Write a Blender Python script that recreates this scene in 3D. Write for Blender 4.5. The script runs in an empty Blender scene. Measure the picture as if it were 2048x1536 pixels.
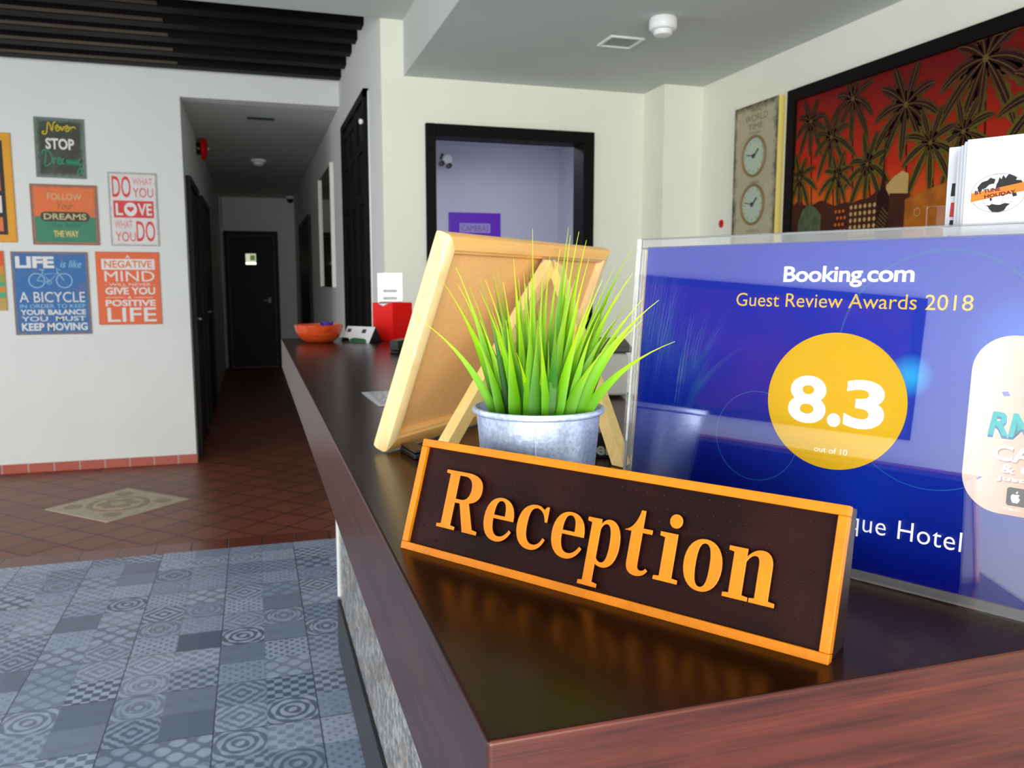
import bpy, bmesh, math, random
from mathutils import Vector, Matrix, Euler
rnd = random.Random(7)
SC = bpy.context.scene
COL = SC.collection
PI = math.pi

# ------------------------------------------------------------------ camera
CAM_Z = 1.29
cd = bpy.data.cameras.new('camera')
cam = bpy.data.objects.new('camera', cd); COL.objects.link(cam)
cam.location = (0, 0, CAM_Z)
cam.rotation_euler = (math.radians(90 - 7.01387), 0, math.radians(-17.33792))
cd.sensor_fit = 'HORIZONTAL'; cd.sensor_width = 36; cd.lens = 29.0039
cd.clip_start = 0.01; cd.clip_end = 100
cd.dof.use_dof = True; cd.dof.focus_distance = 0.52; cd.dof.aperture_fstop = 22
SC.camera = cam

# ------------------------------------------------------------------ world, lights, exposure
SC.view_settings.view_transform = 'Standard'
SC.view_settings.look = 'None'
SC.view_settings.exposure = 0.57
SC.view_settings.gamma = 1
w = bpy.data.worlds.new('sky'); SC.world = w; w.use_nodes = True
bg = w.node_tree.nodes['Background']
bg.inputs[0].default_value = (0.80, 0.90, 1.0, 1); bg.inputs[1].default_value = 1.2


def area(name, loc, aim, sx, sy, power, color):
    l = bpy.data.lights.new(name, 'AREA'); l.shape = 'RECTANGLE'
    l.size = sx; l.size_y = sy; l.energy = power; l.color = color
    o = bpy.data.objects.new(name, l); COL.objects.link(o); o.location = loc
    o.rotation_euler = (Vector(aim) - Vector(loc)).to_track_quat('-Z', 'Y').to_euler()
    return o


# daylight through the open front of the lobby (behind the camera), through its left side,
# and an added, unseen fill light inside the back office
area('daylight_front', (-1.3, -2.9, 1.05), (-0.9, 6, 0.35), 5.4, 1.9, 190, (1.0, 0.99, 0.96))
area('daylight_side', (-4.4, 2.6, 1.3), (0.5, 3.4, 0.9), 2.6, 2.2, 40, (0.92, 0.96, 1.0))
area('office_fill', (1.35, 5.1, 2.27), (1.35, 5.1, 0), 0.6, 0.6, 7, (0.86, 0.88, 1.0))

# ------------------------------------------------------------------ materials
MATS = {}


def nt_new(name):
    m = bpy.data.materials.new(name); m.use_nodes = True
    nt = m.node_tree
    return m, nt, nt.nodes['Principled BSDF']


class G:
    """small helper for building shader maths"""
    def __init__(s, nt): s.nt = nt

    def n(s, t, **k):
        x = s.nt.nodes.new(t)
        for a, b in k.items(): setattr(x, a, b)
        return x

    def put(s, inp, v):
        if hasattr(v, 'links') or isinstance(v, bpy.types.NodeSocket): s.nt.links.new(v, inp)
        else: inp.default_value = v

    def m(s, op, a, b=None, c=None):
        x = s.n('ShaderNodeMath', operation=op); s.put(x.inputs[0], a)
        if b is not None: s.put(x.inputs[1], b)
        if c is not None: s.put(x.inputs[2], c)
        return x.outputs[0]

    def mix(s, f, a, b):
        x = s.n('ShaderNodeMix', data_type='RGBA'); s.put(x.inputs[0], f)
        s.put(x.inputs[6], a); s.put(x.inputs[7], b)
        return x.outputs[2]

    def step(s, v, lo, hi):
        x = s.n('ShaderNodeMapRange'); x.clamp = True
        s.put(x.inputs[0], v); x.inputs[1].default_value = lo; x.inputs[2].default_value = hi
        return x.outputs[0]

    def obj(s, scale=(1, 1, 1), rot=(0, 0, 0), loc=(0, 0, 0)):
        t = s.n('ShaderNodeTexCoord'); mp = s.n('ShaderNodeMapping')
        mp.inputs['Scale'].default_value = scale; mp.inputs['Rotation'].default_value = rot
        mp.inputs['Location'].default_value = loc
        s.nt.links.new(t.outputs['Object'], mp.inputs[0]); return mp.outputs[0]

    def xyz(s, v):
        x = s.n('ShaderNodeSeparateXYZ'); s.nt.links.new(v, x.inputs[0]); return x.outputs

    def noise(s, v, scale=5, detail=3, rough=0.5):
        x = s.n('ShaderNodeTexNoise'); s.nt.links.new(v, x.inputs['Vector'])
        x.inputs['Scale'].default_value = scale; x.inputs['Detail'].default_value = detail
        x.inputs['Roughness'].default_value = rough
        return x.outputs['Fac']

    def bump(s, h, strength=0.2, dist=0.002):
        x = s.n('ShaderNodeBump'); s.put(x.inputs['Height'], h)
        x.inputs['Strength'].default_value = strength; x.inputs['Distance'].default_value = dist
        return x.outputs[0]


def rgb(r, g, b):
    f = lambda c: ((c / 255 + 0.055) / 1.055) ** 2.4 if c > 10 else c / 255 / 12.92
    return (f(r), f(g), f(b), 1)


def mat(name, col, rough=0.5, metal=0.0, var=0.0, vscale=8, bump=0.0, bscale=60, coat=0.0, spec=0.5, sheen=0):
    if name in MATS: return MATS[name]
    m, nt, p = nt_new(name); g = G(nt)
    p.inputs['Roughness'].default_value = rough; p.inputs['Metallic'].default_value = metal
    p.inputs['Coat Weight'].default_value = coat; p.inputs['Coat Roughness'].default_value = 0.06
    p.inputs['Specular IOR Level'].default_value = spec
    v = g.obj()
    nz = g.noise(v, vscale, 3)
    c2 = tuple(min(1, x * (1 - var)) for x in col[:3]) + (1,)
    nt.links.new(g.mix(g.step(nz, 0.35, 0.65), col, c2), p.inputs['Base Color'])
    if bump:
        nt.links.new(g.bump(g.noise(v, bscale, 2), bump, 0.001), p.inputs['Normal'])
    MATS[name] = m
    return m


def wood(name, c1, c2, scale, rough=0.3, coat=0.0, stretch=(1, 14, 14), bump=0.08, spec=0.5):
    if name in MATS: return MATS[name]
    m, nt, p = nt_new(name); g = G(nt)
    v = g.obj(scale=stretch)
    a = g.noise(v, scale, 5, 0.6)
    b = g.noise(g.obj(scale=(stretch[0] * .4, stretch[1] * 4, stretch[2] * 4)), scale, 4, 0.7)
    f = g.m('ADD', g.m('MULTIPLY', a, 0.6), g.m('MULTIPLY', b, 0.4))
    nt.links.new(g.mix(g.step(f, 0.36, 0.64), c1, c2), p.inputs['Base Color'])
    p.inputs['Roughness'].default_value = rough; p.inputs['Coat Weight'].default_value = coat
    p.inputs['Coat Roughness'].default_value = 0.1
    p.inputs['Specular IOR Level'].default_value = spec
    if bump: nt.links.new(g.bump(b, bump, 0.0008), p.inputs['Normal'])
    MATS[name] = m
    return m


def emit(name, col, strength):
    m, nt, p = nt_new(name)
    p.inputs['Base Color'].default_value = col
    p.inputs['Emission Color'].default_value = col; p.inputs['Emission Strength'].default_value = strength
    return m


def clear(name, f0=0.04, tint=(1, 1, 1, 1), rough=0.0):
    """thin clear sheet: passes light straight through, reflects by Schlick's law"""
    m = bpy.data.materials.new(name); m.use_nodes = True; nt = m.node_tree; nt.nodes.clear(); g = G(nt)
    o = g.n('ShaderNodeOutputMaterial'); t = g.n('ShaderNodeBsdfTransparent'); gl = g.n('ShaderNodeBsdfGlossy')
    t.inputs[0].default_value = tint; gl.inputs['Roughness'].default_value = rough
    lw = g.n('ShaderNodeLayerWeight'); lw.inputs[0].default_value = 0.5
    fr = g.m('ADD', g.m('MULTIPLY', g.m('POWER', lw.outputs['Facing'], 5.0), 1 - f0), f0)
    mx = g.n('ShaderNodeMixShader'); nt.links.new(fr, mx.inputs[0])
    nt.links.new(t.outputs[0], mx.inputs[1]); nt.links.new(gl.outputs[0], mx.inputs[2])
    nt.links.new(mx.outputs[0], o.inputs[0]); return m


def blue_tiles():
    m, nt, p = nt_new('patchwork tiles'); g = G(nt)
    c = 0.15
    X, Y, _ = g.xyz(g.obj(loc=(0.155, 0.01, 0)))
    U = g.m('DIVIDE', X, c); V = g.m('DIVIDE', Y, c)
    u = g.m('SUBTRACT', g.m('FRACT', g.m('ADD', U, 200.0)), 0.5)
    v = g.m('SUBTRACT', g.m('FRACT', g.m('ADD', V, 200.0)), 0.5)
    cb = g.n('ShaderNodeCombineXYZ'); g.put(cb.inputs[0], g.m('FLOOR', U)); g.put(cb.inputs[1], g.m('FLOOR', V))
    wn = g.n('ShaderNodeTexWhiteNoise', noise_dimensions='2D'); nt.links.new(cb.outputs[0], wn.inputs['Vector'])
    r1, r2, r3 = g.xyz(wn.outputs['Color'])
    au = g.m('ABSOLUTE', u); av = g.m('ABSOLUTE', v)
    r = g.m('SQRT', g.m('ADD', g.m('MULTIPLY', u, u), g.m('MULTIPLY', v, v)))
    s = lambda k, a, ph=0.0: g.m('SINE', g.m('ADD', g.m('MULTIPLY', a, k), ph))
    d1 = g.m('ADD', au, av)
    pats = [
        g.m('ADD', s(2 * PI * 4, d1), g.m('MULTIPLY', s(2 * PI * 4, u, PI / 2), s(2 * PI * 4, v, PI / 2))),
        g.m('MULTIPLY', s(2 * PI * 3, u, PI / 2), s(2 * PI * 3, v, PI / 2)),
        g.m('ADD', s(2 * PI * 6, r), g.m('MULTIPLY', g.m('MULTIPLY', s(2 * PI * 2, u), s(2 * PI * 2, v)), 0.9)),
        g.m('SUBTRACT', g.m('ABSOLUTE', g.m('ADD', s(2 * PI * 2, u), s(2 * PI * 2, v))), 0.7),
        g.m('ADD', s(2 * PI * 3, g.m('ADD', u, v)), s(2 * PI * 3, g.m('SUBTRACT', u, v))),
        g.m('ADD', g.m('MULTIPLY', s(2 * PI * 6, r), s(2 * PI * 3, g.m('MAXIMUM', au, av))), -0.1),
        g.m('SUBTRACT', 0.5, g.m('MULTIPLY', s(2 * PI * 4, u, PI / 2), s(2 * PI * 4, v, PI / 2))),
    ]
    val = g.m('MULTIPLY', r2, 0.4)
    k = len(pats)
    for i, q in enumerate(pats):
        on = g.m('MULTIPLY', g.m('GREATER_THAN', r1, i / (k + 0.8)), g.m('LESS_THAN', r1, (i + 1) / (k + 0.8)))
        val = g.m('ADD', val, g.m('MULTIPLY', on, g.step(q, -0.35, 0.35)))
    val = g.m('MINIMUM', val, 1.0)
    lo = g.mix(r2, rgb(88, 104, 130), rgb(124, 136, 158)); hi = g.mix(r3, rgb(150, 164, 192), rgb(184, 194, 218))
    col = g.mix(val, lo, hi)
    bd = g.m('MAXIMUM', au, av)
    col = g.mix(g.m('MULTIPLY', g.step(bd, 0.475, 0.495), 0.35), col, rgb(120, 130, 150))
    gx = g.m('ABSOLUTE', g.m('SUBTRACT', g.m('FRACT', g.m('ADD', g.m('MULTIPLY', U, 0.5), 200.0)), 0.5))
    gy = g.m('ABSOLUTE', g.m('SUBTRACT', g.m('FRACT', g.m('ADD', g.m('MULTIPLY', V, 0.5), 200.0)), 0.5))
    gr = g.step(g.m('MAXIMUM', gx, gy), 0.492, 0.497)
    col = g.mix(gr, col, rgb(62, 70, 84))
    nz = g.noise(g.obj(), 22, 4)
    col = g.mix(g.m('MULTIPLY', g.step(nz, 0.45, 0.7), 0.25), col, rgb(95, 105, 122))
    nt.links.new(col, p.inputs['Base Color']); p.inputs['Roughness'].default_value = 0.38
    p.inputs['Specular IOR Level'].default_value = 0.4
    nt.links.new(g.bump(g.m('SUBTRACT', 1.0, gr), 0.3, 0.002), p.inputs['Normal'])
    return m


def terracotta(name, size, diag, col1, col2, grout, gw=0.03, rough=0.35, axes='xy', off=(0, 0, 0)):
    m, nt, p = nt_new(name); g = G(nt)
    c = g.xyz(g.obj(rot=(0, 0, PI / 4 if diag else 0), loc=off))
    A = c[0]; B = c[1] if axes == 'xy' else c[2]
    U = g.m('DIVIDE', A, size); V = g.m('DIVIDE', B, size)
    au = g.m('ABSOLUTE', g.m('SUBTRACT', g.m('FRACT', g.m('ADD', U, 200.0)), 0.5))
    av = g.m('ABSOLUTE', g.m('SUBTRACT', g.m('FRACT', g.m('ADD', V, 200.0)), 0.5))
    e = g.m('MAXIMUM', au, av) if axes == 'xy' else au
    gr = g.step(e, 0.5 - gw, 0.5 - gw * 0.5)
    cb = g.n('ShaderNodeCombineXYZ'); g.put(cb.inputs[0], g.m('FLOOR', U)); g.put(cb.inputs[1], g.m('FLOOR', V))
    wn = g.n('ShaderNodeTexWhiteNoise', noise_dimensions='2D'); nt.links.new(cb.outputs[0], wn.inputs['Vector'])
    f = g.m('ADD', g.m('MULTIPLY', wn.outputs['Value'], 0.6), g.m('MULTIPLY', g.noise(g.obj(), 9, 4), 0.4))
    nt.links.new(g.mix(gr, g.mix(f, col1, col2), grout), p.inputs['Base Color'])
    p.inputs['Roughness'].default_value = rough
    nt.links.new(g.bump(g.m('SUBTRACT', 1.0, gr), 0.4, 0.002), p.inputs['Normal'])
    return m


def granite():
    m, nt, p = nt_new('granite'); g = G(nt)
    v = g.obj()
    vo = g.n('ShaderNodeTexVoronoi'); nt.links.new(g.obj(scale=(1, 1, 1)), vo.inputs['Vector']); vo.inputs['Scale'].default_value = 60
    a = g.noise(v, 45, 5, 0.7); b = g.noise(v, 14, 3)
    col = g.mix(g.step(a, 0.42, 0.6), rgb(120, 122, 118), rgb(214, 208, 196))
    col = g.mix(g.m('MULTIPLY', g.step(b, 0.5, 0.62), 0.55), col, rgb(150, 120, 98))
    col = g.mix(g.step(g.noise(v, 80, 3), 0.62, 0.7), col, rgb(70, 78, 84))
    nt.links.new(col, p.inputs['Base Color']); p.inputs['Roughness'].default_value = 0.2
    return m


def edge_worn(name, face, border, hw, hh, bw=0.012, patch=0.0, patchcol=None):
    """painted tin sheet, rubbed along its border; local x, z"""
    m, nt, p = nt_new(name); g = G(nt)
    x, y, z = g.xyz(g.obj())
    nz = g.noise(g.obj(), 40, 4)
    ex = g.m('SUBTRACT', hw, g.m('ABSOLUTE', x)); ez = g.m('SUBTRACT', hh, g.m('ABSOLUTE', z))
    d = g.m('ADD', g.m('MINIMUM', ex, ez), g.m('MULTIPLY', g.m('SUBTRACT', nz, 0.5), bw * 1.6))
    f = g.step(d, bw * 0.5, bw * 1.5)
    col = g.mix(f, border, face)
    big = g.noise(g.obj(), 9, 3)
    col = g.mix(g.m('MULTIPLY', g.step(big, 0.5, 0.75), 0.3 if patch == 0 else patch), col, patchcol or border)
    nt.links.new(col, p.inputs['Base Color']); p.inputs['Roughness'].default_value = 0.55
    return m


WHITE_WALL = mat('painted plaster', rgb(232, 233, 228), 0.85, var=0.03, vscale=3, bump=0.05, bscale=90, spec=0.2)
WARM_WALL = mat('warm white plaster', rgb(236, 234, 218), 0.85, var=0.03, vscale=3, bump=0.05, bscale=90, spec=0.2)
CEIL = mat('ceiling paint', rgb(202, 206, 198), 0.9, var=0.04, vscale=2, spec=0.15)
DARK_TIMBER = wood('black stained timber', rgb(7, 5, 4), rgb(18, 12, 9), 3, 0.6, stretch=(1, 10, 10), spec=0.12)
LIT_EDGE = wood('lit joist edge', rgb(62, 53, 42), rgb(84, 72, 58), 3, 0.7)  # paler timber tone: light on the joist edges put into colour
DOOR_DARK = wood('dark door wood', rgb(15, 11, 8), rgb(28, 21, 15), 4, 0.5, stretch=(12, 12, 1), spec=0.2)
MAHOG_TOP = wood('polished mahogany', rgb(24, 8, 2), rgb(52, 20, 7), 5, 0.24, coat=0.0, spec=0.17, stretch=(9, 0.7, 9), bump=0.03)
MAHOG_SIDE = wood('mahogany edge', rgb(50, 24, 22), rgb(84, 46, 40), 5, 0.32, coat=0.12, stretch=(9, 0.7, 16), bump=0.1)
MAHOG_END = wood('mahogany end board', rgb(42, 10, 7), rgb(104, 44, 27), 5, 0.34, coat=0.05, stretch=(1.4, 9, 18), bump=0.15)
SATIN_WHITE = mat('white enamel', rgb(236, 236, 232), 0.4)
STEEL = mat('brushed steel', rgb(190, 192, 196), 0.3, 1.0)
BLACK = mat('black plastic', rgb(12, 12, 13), 0.35)
INK = mat('printed black', rgb(22, 22, 24), 0.6)
PAPER = mat('white paper', rgb(222, 222, 228), 0.7)
RED = mat('red plastic', rgb(226, 8, 5), 0.5, spec=0.2)

# ------------------------------------------------------------------ mesh building


class MB:
    def __init__(s):
        s.v = []; s.f = []; s.mi = []; s.M = Matrix.Identity(4)

    def add(s, vs, fs, mi=0):
        o = len(s.v)
        s.v += [s.M @ Vector(p) for p in vs]
        for f in fs: s.f.append([o + i for i in f]); s.mi.append(mi)

    def box(s, lo, hi, mi=0):
        (a, b, c), (d, e, f) = lo, hi
        s.add([(a, b, c), (d, b, c), (d, e, c), (a, e, c), (a, b, f), (d, b, f), (d, e, f), (a, e, f)],
              [(0, 3, 2, 1), (4, 5, 6, 7), (0, 1, 5, 4), (1, 2, 6, 5), (2, 3, 7, 6), (3, 0, 4, 7)], mi)

    def prism(s, poly, a, b, axis='y', mi=0, caps=True):
        """polygon in the plane across `axis`, from a to b"""
        def P(q, t):
            return (q[0], t, q[1]) if axis == 'y' else ((q[0], q[1], t) if axis == 'z' else (t, q[0], q[1]))
        n = len(poly)
        vs = [P(q, a) for q in poly] + [P(q, b) for q in poly]
        fs = [(i, (i + 1) % n, n + (i + 1) % n, n + i) for i in range(n)]
        if caps: fs += [tuple(range(n))[::-1], tuple(range(n, 2 * n))]
        s.add(vs, fs, mi)

    def tube(s, pts, r, n=8, mi=0, closed=False):
        pts = [Vector(p) for p in pts]; N = len(pts)
        rs = r if isinstance(r, (list, tuple)) else [r] * N
        vs = []; fs = []
        for i, p in enumerate(pts):
            if closed: t = pts[(i + 1) % N] - pts[i - 1]
            else: t = pts[min(i + 1, N - 1)] - pts[max(i - 1, 0)]
            t.normalize()
            h = Vector((0, 0, 1)) if abs(t.z) < 0.95 else Vector((1, 0, 0))
            a = t.cross(h).normalized(); b = t.cross(a)
            for k in range(n):
                q = 2 * PI * k / n
                vs.append(p + (a * math.cos(q) + b * math.sin(q)) * rs[i])
        for i in range(N if closed else N - 1):
            j = (i + 1) % N
            for k in range(n):
                fs.append((i * n + k, i * n + (k + 1) % n, j * n + (k + 1) % n, j * n + k))
        if not closed: fs += [tuple(range(n))[::-1], tuple(range((N - 1) * n, N * n))]
        s.add(vs, fs, mi)

    def lathe(s, prof, n=40, mi=0, axis='z', c=(0, 0, 0)):
        vs = []; fs = []
        for r, z in prof:
            for k in range(n):
                q = 2 * PI * k / n
                a, b = r * math.cos(q), r * math.sin(q)
                p = (a, b, z) if axis == 'z' else ((a, z, b) if axis == 'y' else (z, a, b))
                vs.append((p[0] + c[0], p[1] + c[1], p[2] + c[2]))
        for i in range(len(prof) - 1):
            for k in range(n):
                fs.append((i * n + k, i * n + (k + 1) % n, (i + 1) * n + (k + 1) % n, (i + 1) * n + k))
        if prof[0][0] > 1e-6: fs.append(tuple(range(n))[::-1])
        if prof[-1][0] > 1e-6: fs.append(tuple(range((len(prof) - 1) * n, len(prof) * n)))
        s.add(vs, fs, mi)

    def flat(s, poly, y=0, mi=0):
        """flat polygon in local x-z facing -y"""
        s.add([(a, y, b) for a, b in poly], [tuple(range(len(poly)))], mi)

    def stroke(s, pts, wd, y=0, mi=0):
        """flat ribbon along a polyline in x-z"""
        P = [Vector((a, b)) for a, b in pts]; L = []; R_ = []
        for i, p in enumerate(P):
            t = (P[min(i + 1, len(P) - 1)] - P[max(i - 1, 0)]).normalized()
            nn = Vector((-t.y, t.x)); ww = wd[i] if isinstance(wd, (list, tuple)) else wd
            L.append(p + nn * ww / 2); R_.append(p - nn * ww / 2)
        n = len(P)
        s.add([(p.x, y, p.y) for p in L] + [(p.x, y, p.y) for p in R_],
              [(i, n + i, n + i + 1, i + 1) for i in range(n - 1)], mi)

    def disc(s, cx, cz, rx, rz=None, y=0, mi=0, n=48):
        rz = rz or rx
        s.flat([(cx + rx * math.cos(2 * PI * k / n), cz + rz * math.sin(2 * PI * k / n)) for k in range(n)], y, mi)

    def ring(s, cx, cz, r, wd, y=0, mi=0, n=64, a0=0, a1=2 * PI):
        pts = [(cx + r * math.cos(a0 + (a1 - a0) * k / n), cz + r * math.sin(a0 + (a1 - a0) * k / n)) for k in range(n + 1)]
        s.stroke(pts, wd, y, mi)

    def text(s, body, x0, x1, z0, z1, y=0, mi=0, bold=0.0, shear=0.0, res=3, space=1.0, rot=0, ext=0.0):
        """lettering fitted into a box of the local x-z plane, read from -y"""
        cu = bpy.data.curves.new('t', 'FONT'); cu.body = body; cu.size = 1
        cu.offset = bold; cu.shear = shear; cu.resolution_u = res; cu.space_character = space
        cu.fill_mode = 'FRONT' if not ext else 'BOTH'
        cu.extrude = 0
        o = bpy.data.objects.new('t', cu); COL.objects.link(o)
        dg = bpy.context.evaluated_depsgraph_get(); dg.update()
        me = o.evaluated_get(dg).to_mesh()
        vs = [v.co.copy() for v in me.vertices]; fs = [tuple(p.vertices) for p in me.polygons]
        o.evaluated_get(dg).to_mesh_clear()
        bpy.data.objects.remove(o); bpy.data.curves.remove(cu)
        if not vs: return
        ax = min(v.x for v in vs); bx = max(v.x for v in vs); az = min(v.y for v in vs); bz = max(v.y for v in vs)
        out = []
        cx, cz = (x0 + x1) / 2, (z0 + z1) / 2
        for v in vs:
            X = x0 + (v.x - ax) / (bx - ax) * (x1 - x0); Z = z0 + (v.y - az) / max(1e-6, bz - az) * (z1 - z0)
            if rot:
                dx, dz = X - cx, Z - cz
                X = cx + dx * math.cos(rot) - dz * math.sin(rot); Z = cz + dx * math.sin(rot) + dz * math.cos(rot)
            out.append((X, y, Z))
        s.add(out, fs, mi)

    def build(s, name, mats, parent=None, smooth=False, bevel=0.0, segs=2, fix=True):
        me = bpy.data.meshes.new(name)
        me.from_pydata([tuple(p) for p in s.v], [], s.f)
        mats = mats if isinstance(mats, (list, tuple)) else [mats]
        for m in mats: me.materials.append(m)
        for p, i in zip(me.polygons, s.mi): p.material_index = min(i, len(mats) - 1); p.use_smooth = smooth
        me.update()
        if fix:
            b = bmesh.new(); b.from_mesh(me); bmesh.ops.recalc_face_normals(b, faces=b.faces); b.to_mesh(me); b.free()
        o = bpy.data.objects.new(name, me); COL.objects.link(o)
        if parent: o.parent = parent
        if bevel:
            md = o.modifiers.new('edge', 'BEVEL'); md.width = bevel; md.segments = segs; md.limit_method = 'ANGLE'
            md.angle_limit = math.radians(40)
            for p in me.polygons: p.use_smooth = True
            md.harden_normals = True
        elif smooth:
            try: me.set_sharp_from_angle(angle=math.radians(40))
            except Exception: pass
        return o


def tag(o, label, cat, group=None):
    o['label'] = label; o['category'] = cat
    if group: o['group'] = group
    return o


def thing(name, label, cat, loc=(0, 0, 0), rz=0, group=None):
    o = bpy.data.objects.new(name, None); COL.objects.link(o); o.empty_display_size = 0.05
    o.location = loc; o.rotation_euler = (0, 0, rz)
    return tag(o, label, cat, group)


def struct(o, label=None):
    o['kind'] = 'structure'
    if label: o['label'] = label
    return o


def boxes(name, mats, lst, parent=None, bevel=0.0):
    b = MB()
    for q in lst: b.box(q[0], q[1], q[2] if len(q) > 2 else 0)
    return b.build(name, mats, parent, bevel=bevel)


# ------------------------------------------------------------------ room shell
YL, YB, XH, XHL, XR = 6.2545, 4.2295, 0.643, -0.43, 2.2966
YE = 13.2
ZU, ZC, ZHALL, ZT = 2.575, 2.31, 2.552, 2.71
XW, YF = -4.6, -3.0

struct(boxes('floor', blue_tiles(), [((XW, YF, -0.05), (XR, 4.1477, 0))]))
TERRA = terracotta('terracotta floor tile', 0.19, True, rgb(120, 58, 42), rgb(146, 80, 60), rgb(56, 35, 29), 0.042, 0.42, off=(0.796 * 0 + 0.0, 0, 0))
TERRA_ROW = terracotta('terracotta border tile', 0.165, False, rgb(112, 50, 36), rgb(130, 66, 48), rgb(62, 42, 36), 0.03, 0.3)
struct(boxes('floor_hall', TERRA, [((XW, 4.3, -0.05), (XR, YE, 0))]))
struct(boxes('trim_1', TERRA_ROW, [((XW, 4.1477, -0.05), (XR, 4.3, 0.0005))]))

struct(boxes('wall_left', WHITE_WALL, [((XW, YL, 0), (XHL, YL + 0.15, 2.86)), ((XHL, YL, ZHALL), (XH, YL + 0.15, 2.86))]))
struct(boxes('wall_hall_left', WHITE_WALL, [((XHL - 0.15, YL + 0.15, 0), (XHL, YE, ZHALL))]))
struct(boxes('wall_hall_right', WHITE_WALL, [((XH, YB + 0.12, 0), (XH + 0.1, YE, 2.86))]))
struct(boxes('wall_hall_end', WHITE_WALL, [((XHL - 0.15, YE, 0), (XH + 0.1, YE + 0.1, ZHALL))]))
DX0, DX1, DZ = 0.905, 1.722, 2.03
struct(boxes('wall_back', WARM_WALL, [((XH, YB, 0), (DX0, YB + 0.12, 2.86)), ((DX1, YB, 0), (XR, YB + 0.12, 2.86)), ((DX0, YB, DZ), (DX1, YB + 0.12, 2.86))]))
struct(boxes('wall_pilaster', WARM_WALL, [((2.074, 3.99, 0), (XR, YB, ZC))]))
struct(boxes('wall_right', WARM_WALL, [((XR, YF, 0), (XR + 0.15, YB + 0.12, 2.86))]))
struct(boxes('wall_far_left', WHITE_WALL, [((XW - 0.15, YF, 0), (XW, 1.5, 2.86)), ((XW - 0.15, 1.5, 2.45), (XW, 4.0, 2.86)), ((XW - 0.15, 4.0, 0), (XW, YL + 0.15, 2.86))]))
struct(boxes('wall_front', WHITE_WALL, [((XW, YF - 0.15, 2.5), (XR, YF, 2.86)), ((0.9, YF - 0.15, 0), (XR, YF, 2.5)), ((XW, YF - 0.15, 0), (-4.1, YF, 2.5))]))
struct(boxes('ceiling', CEIL, [((XW, YF, ZU), (0.7557, YB, ZU + 0.3))]))
struct(boxes('ceiling_reception', CEIL, [((0.7557, YF, ZC), (XR, YB, ZU + 0.3))]))
struct(boxes('ceiling_hall', CEIL, [((XHL - 0.15, YL + 0.15, ZHALL), (XH, YE, ZHALL + 0.1))]))
# back office seen through the doorway
OFF = mat('office wall paint', rgb(206, 208, 222), 0.85, var=0.03, spec=0.2)
struct(boxes('wall_office', OFF, [((XH + 0.1, 6.3, 0), (2.36, 6.4, 2.4)), ((2.355, YB + 0.12, 0), (2.455, 6.4, 2.4)), ((XH + 0.1, YB + 0.12, 0), (XH + 0.12, 6.3, 2.4))]))
struct(boxes('ceiling_office', OFF, [((XH + 0.1, YB + 0.12, 2.33), (2.455, 6.4, 2.43))]))
# timber ceiling over the lobby: boarding and five joists
struct(boxes('ceiling_timber', DARK_TIMBER, [((XW, YB, 2.865), (XH + 0.1, YL + 0.15, 2.9))]))
for k, y in enumerate((4.82, 5.11, 5.40, 5.72, 6.05)):
    b = MB(); b.box((XW, y, ZT), (XH, y + 0.11, 2.865))
    j = struct(b.build('trim_%d' % (k + 2), DARK_TIMBER, bevel=0.004))
    b = MB(); b.box((XW, y - 0.006, ZT + 0.005), (-0.42, y, ZT + 0.022))
    b.build('lit_edge', LIT_EDGE, j)  # pale strip standing in for the lit lower edge of the joist
# skirting tiles under the poster wall
SKIRT = terracotta('skirting tile', 0.1585, False, rgb(170, 72, 54), rgb(186, 88, 66), rgb(176, 158, 144), 0.035, 0.4, axes='xz', off=(0.0775, 0, 0))
struct(boxes('baseboard_left', SKIRT, [((XW, YL - 0.012, 0), (XHL + 0.008, YL, 0.064))], bevel=0.003))
# pale carved stone square let into the terracotta floor


def medallion():
    b = MB()
    c = Vector((-0.796, 5.18)); R_ = 0.385
    dia = lambda r: [(c.x - r, c.y), (c.x, c.y - r), (c.x + r, c.y), (c.x, c.y + r)]
    b.prism(dia(R_), 0.0, 0.004, 'z', 0)
    for q in range(4):
        a = q * PI / 2
        b.prism([(c.x + 0.24 * math.cos(a) + 0.05 * math.cos(t), c.y + 0.24 * math.sin(a) + 0.05 * math.sin(t)) for t in [k * PI / 8 for k in range(16)]], 0.004, 0.0055, 'z', 1)
    b.prism([(c.x + 0.17 * math.cos(t), c.y + 0.17 * math.sin(t)) for t in [k * PI / 16 for k in range(32)]], 0.004, 0.006, 'z', 1)
    b.prism([(c.x + 0.135 * math.cos(t), c.y + 0.135 * math.sin(t)) for t in [k * PI / 16 for k in range(32)]], 0.006, 0.007, 'z', 2)
    for q in range(6):
        a = q * PI / 3
        b.prism([(c.x + 0.075 * math.cos(a) + 0.04 * math.cos(t), c.y + 0.075 * math.sin(a) + 0.04 * math.sin(t)) for t in [k * PI / 6 for k in range(12)]], 0.007, 0.008, 'z', 1)
    return b.build('trim_7', [mat('pale stone', rgb(204, 186, 162), 0.5, var=0.2, vscale=20), mat('worn stone', rgb(170, 146, 122), 0.5, var=0.2, vscale=25), mat('cream stone', rgb(214, 194, 160), 0.5, var=0.25, vscale=30)])


struct(medallion(), 'pale carved stone square set diagonally into terracotta floor')


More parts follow.
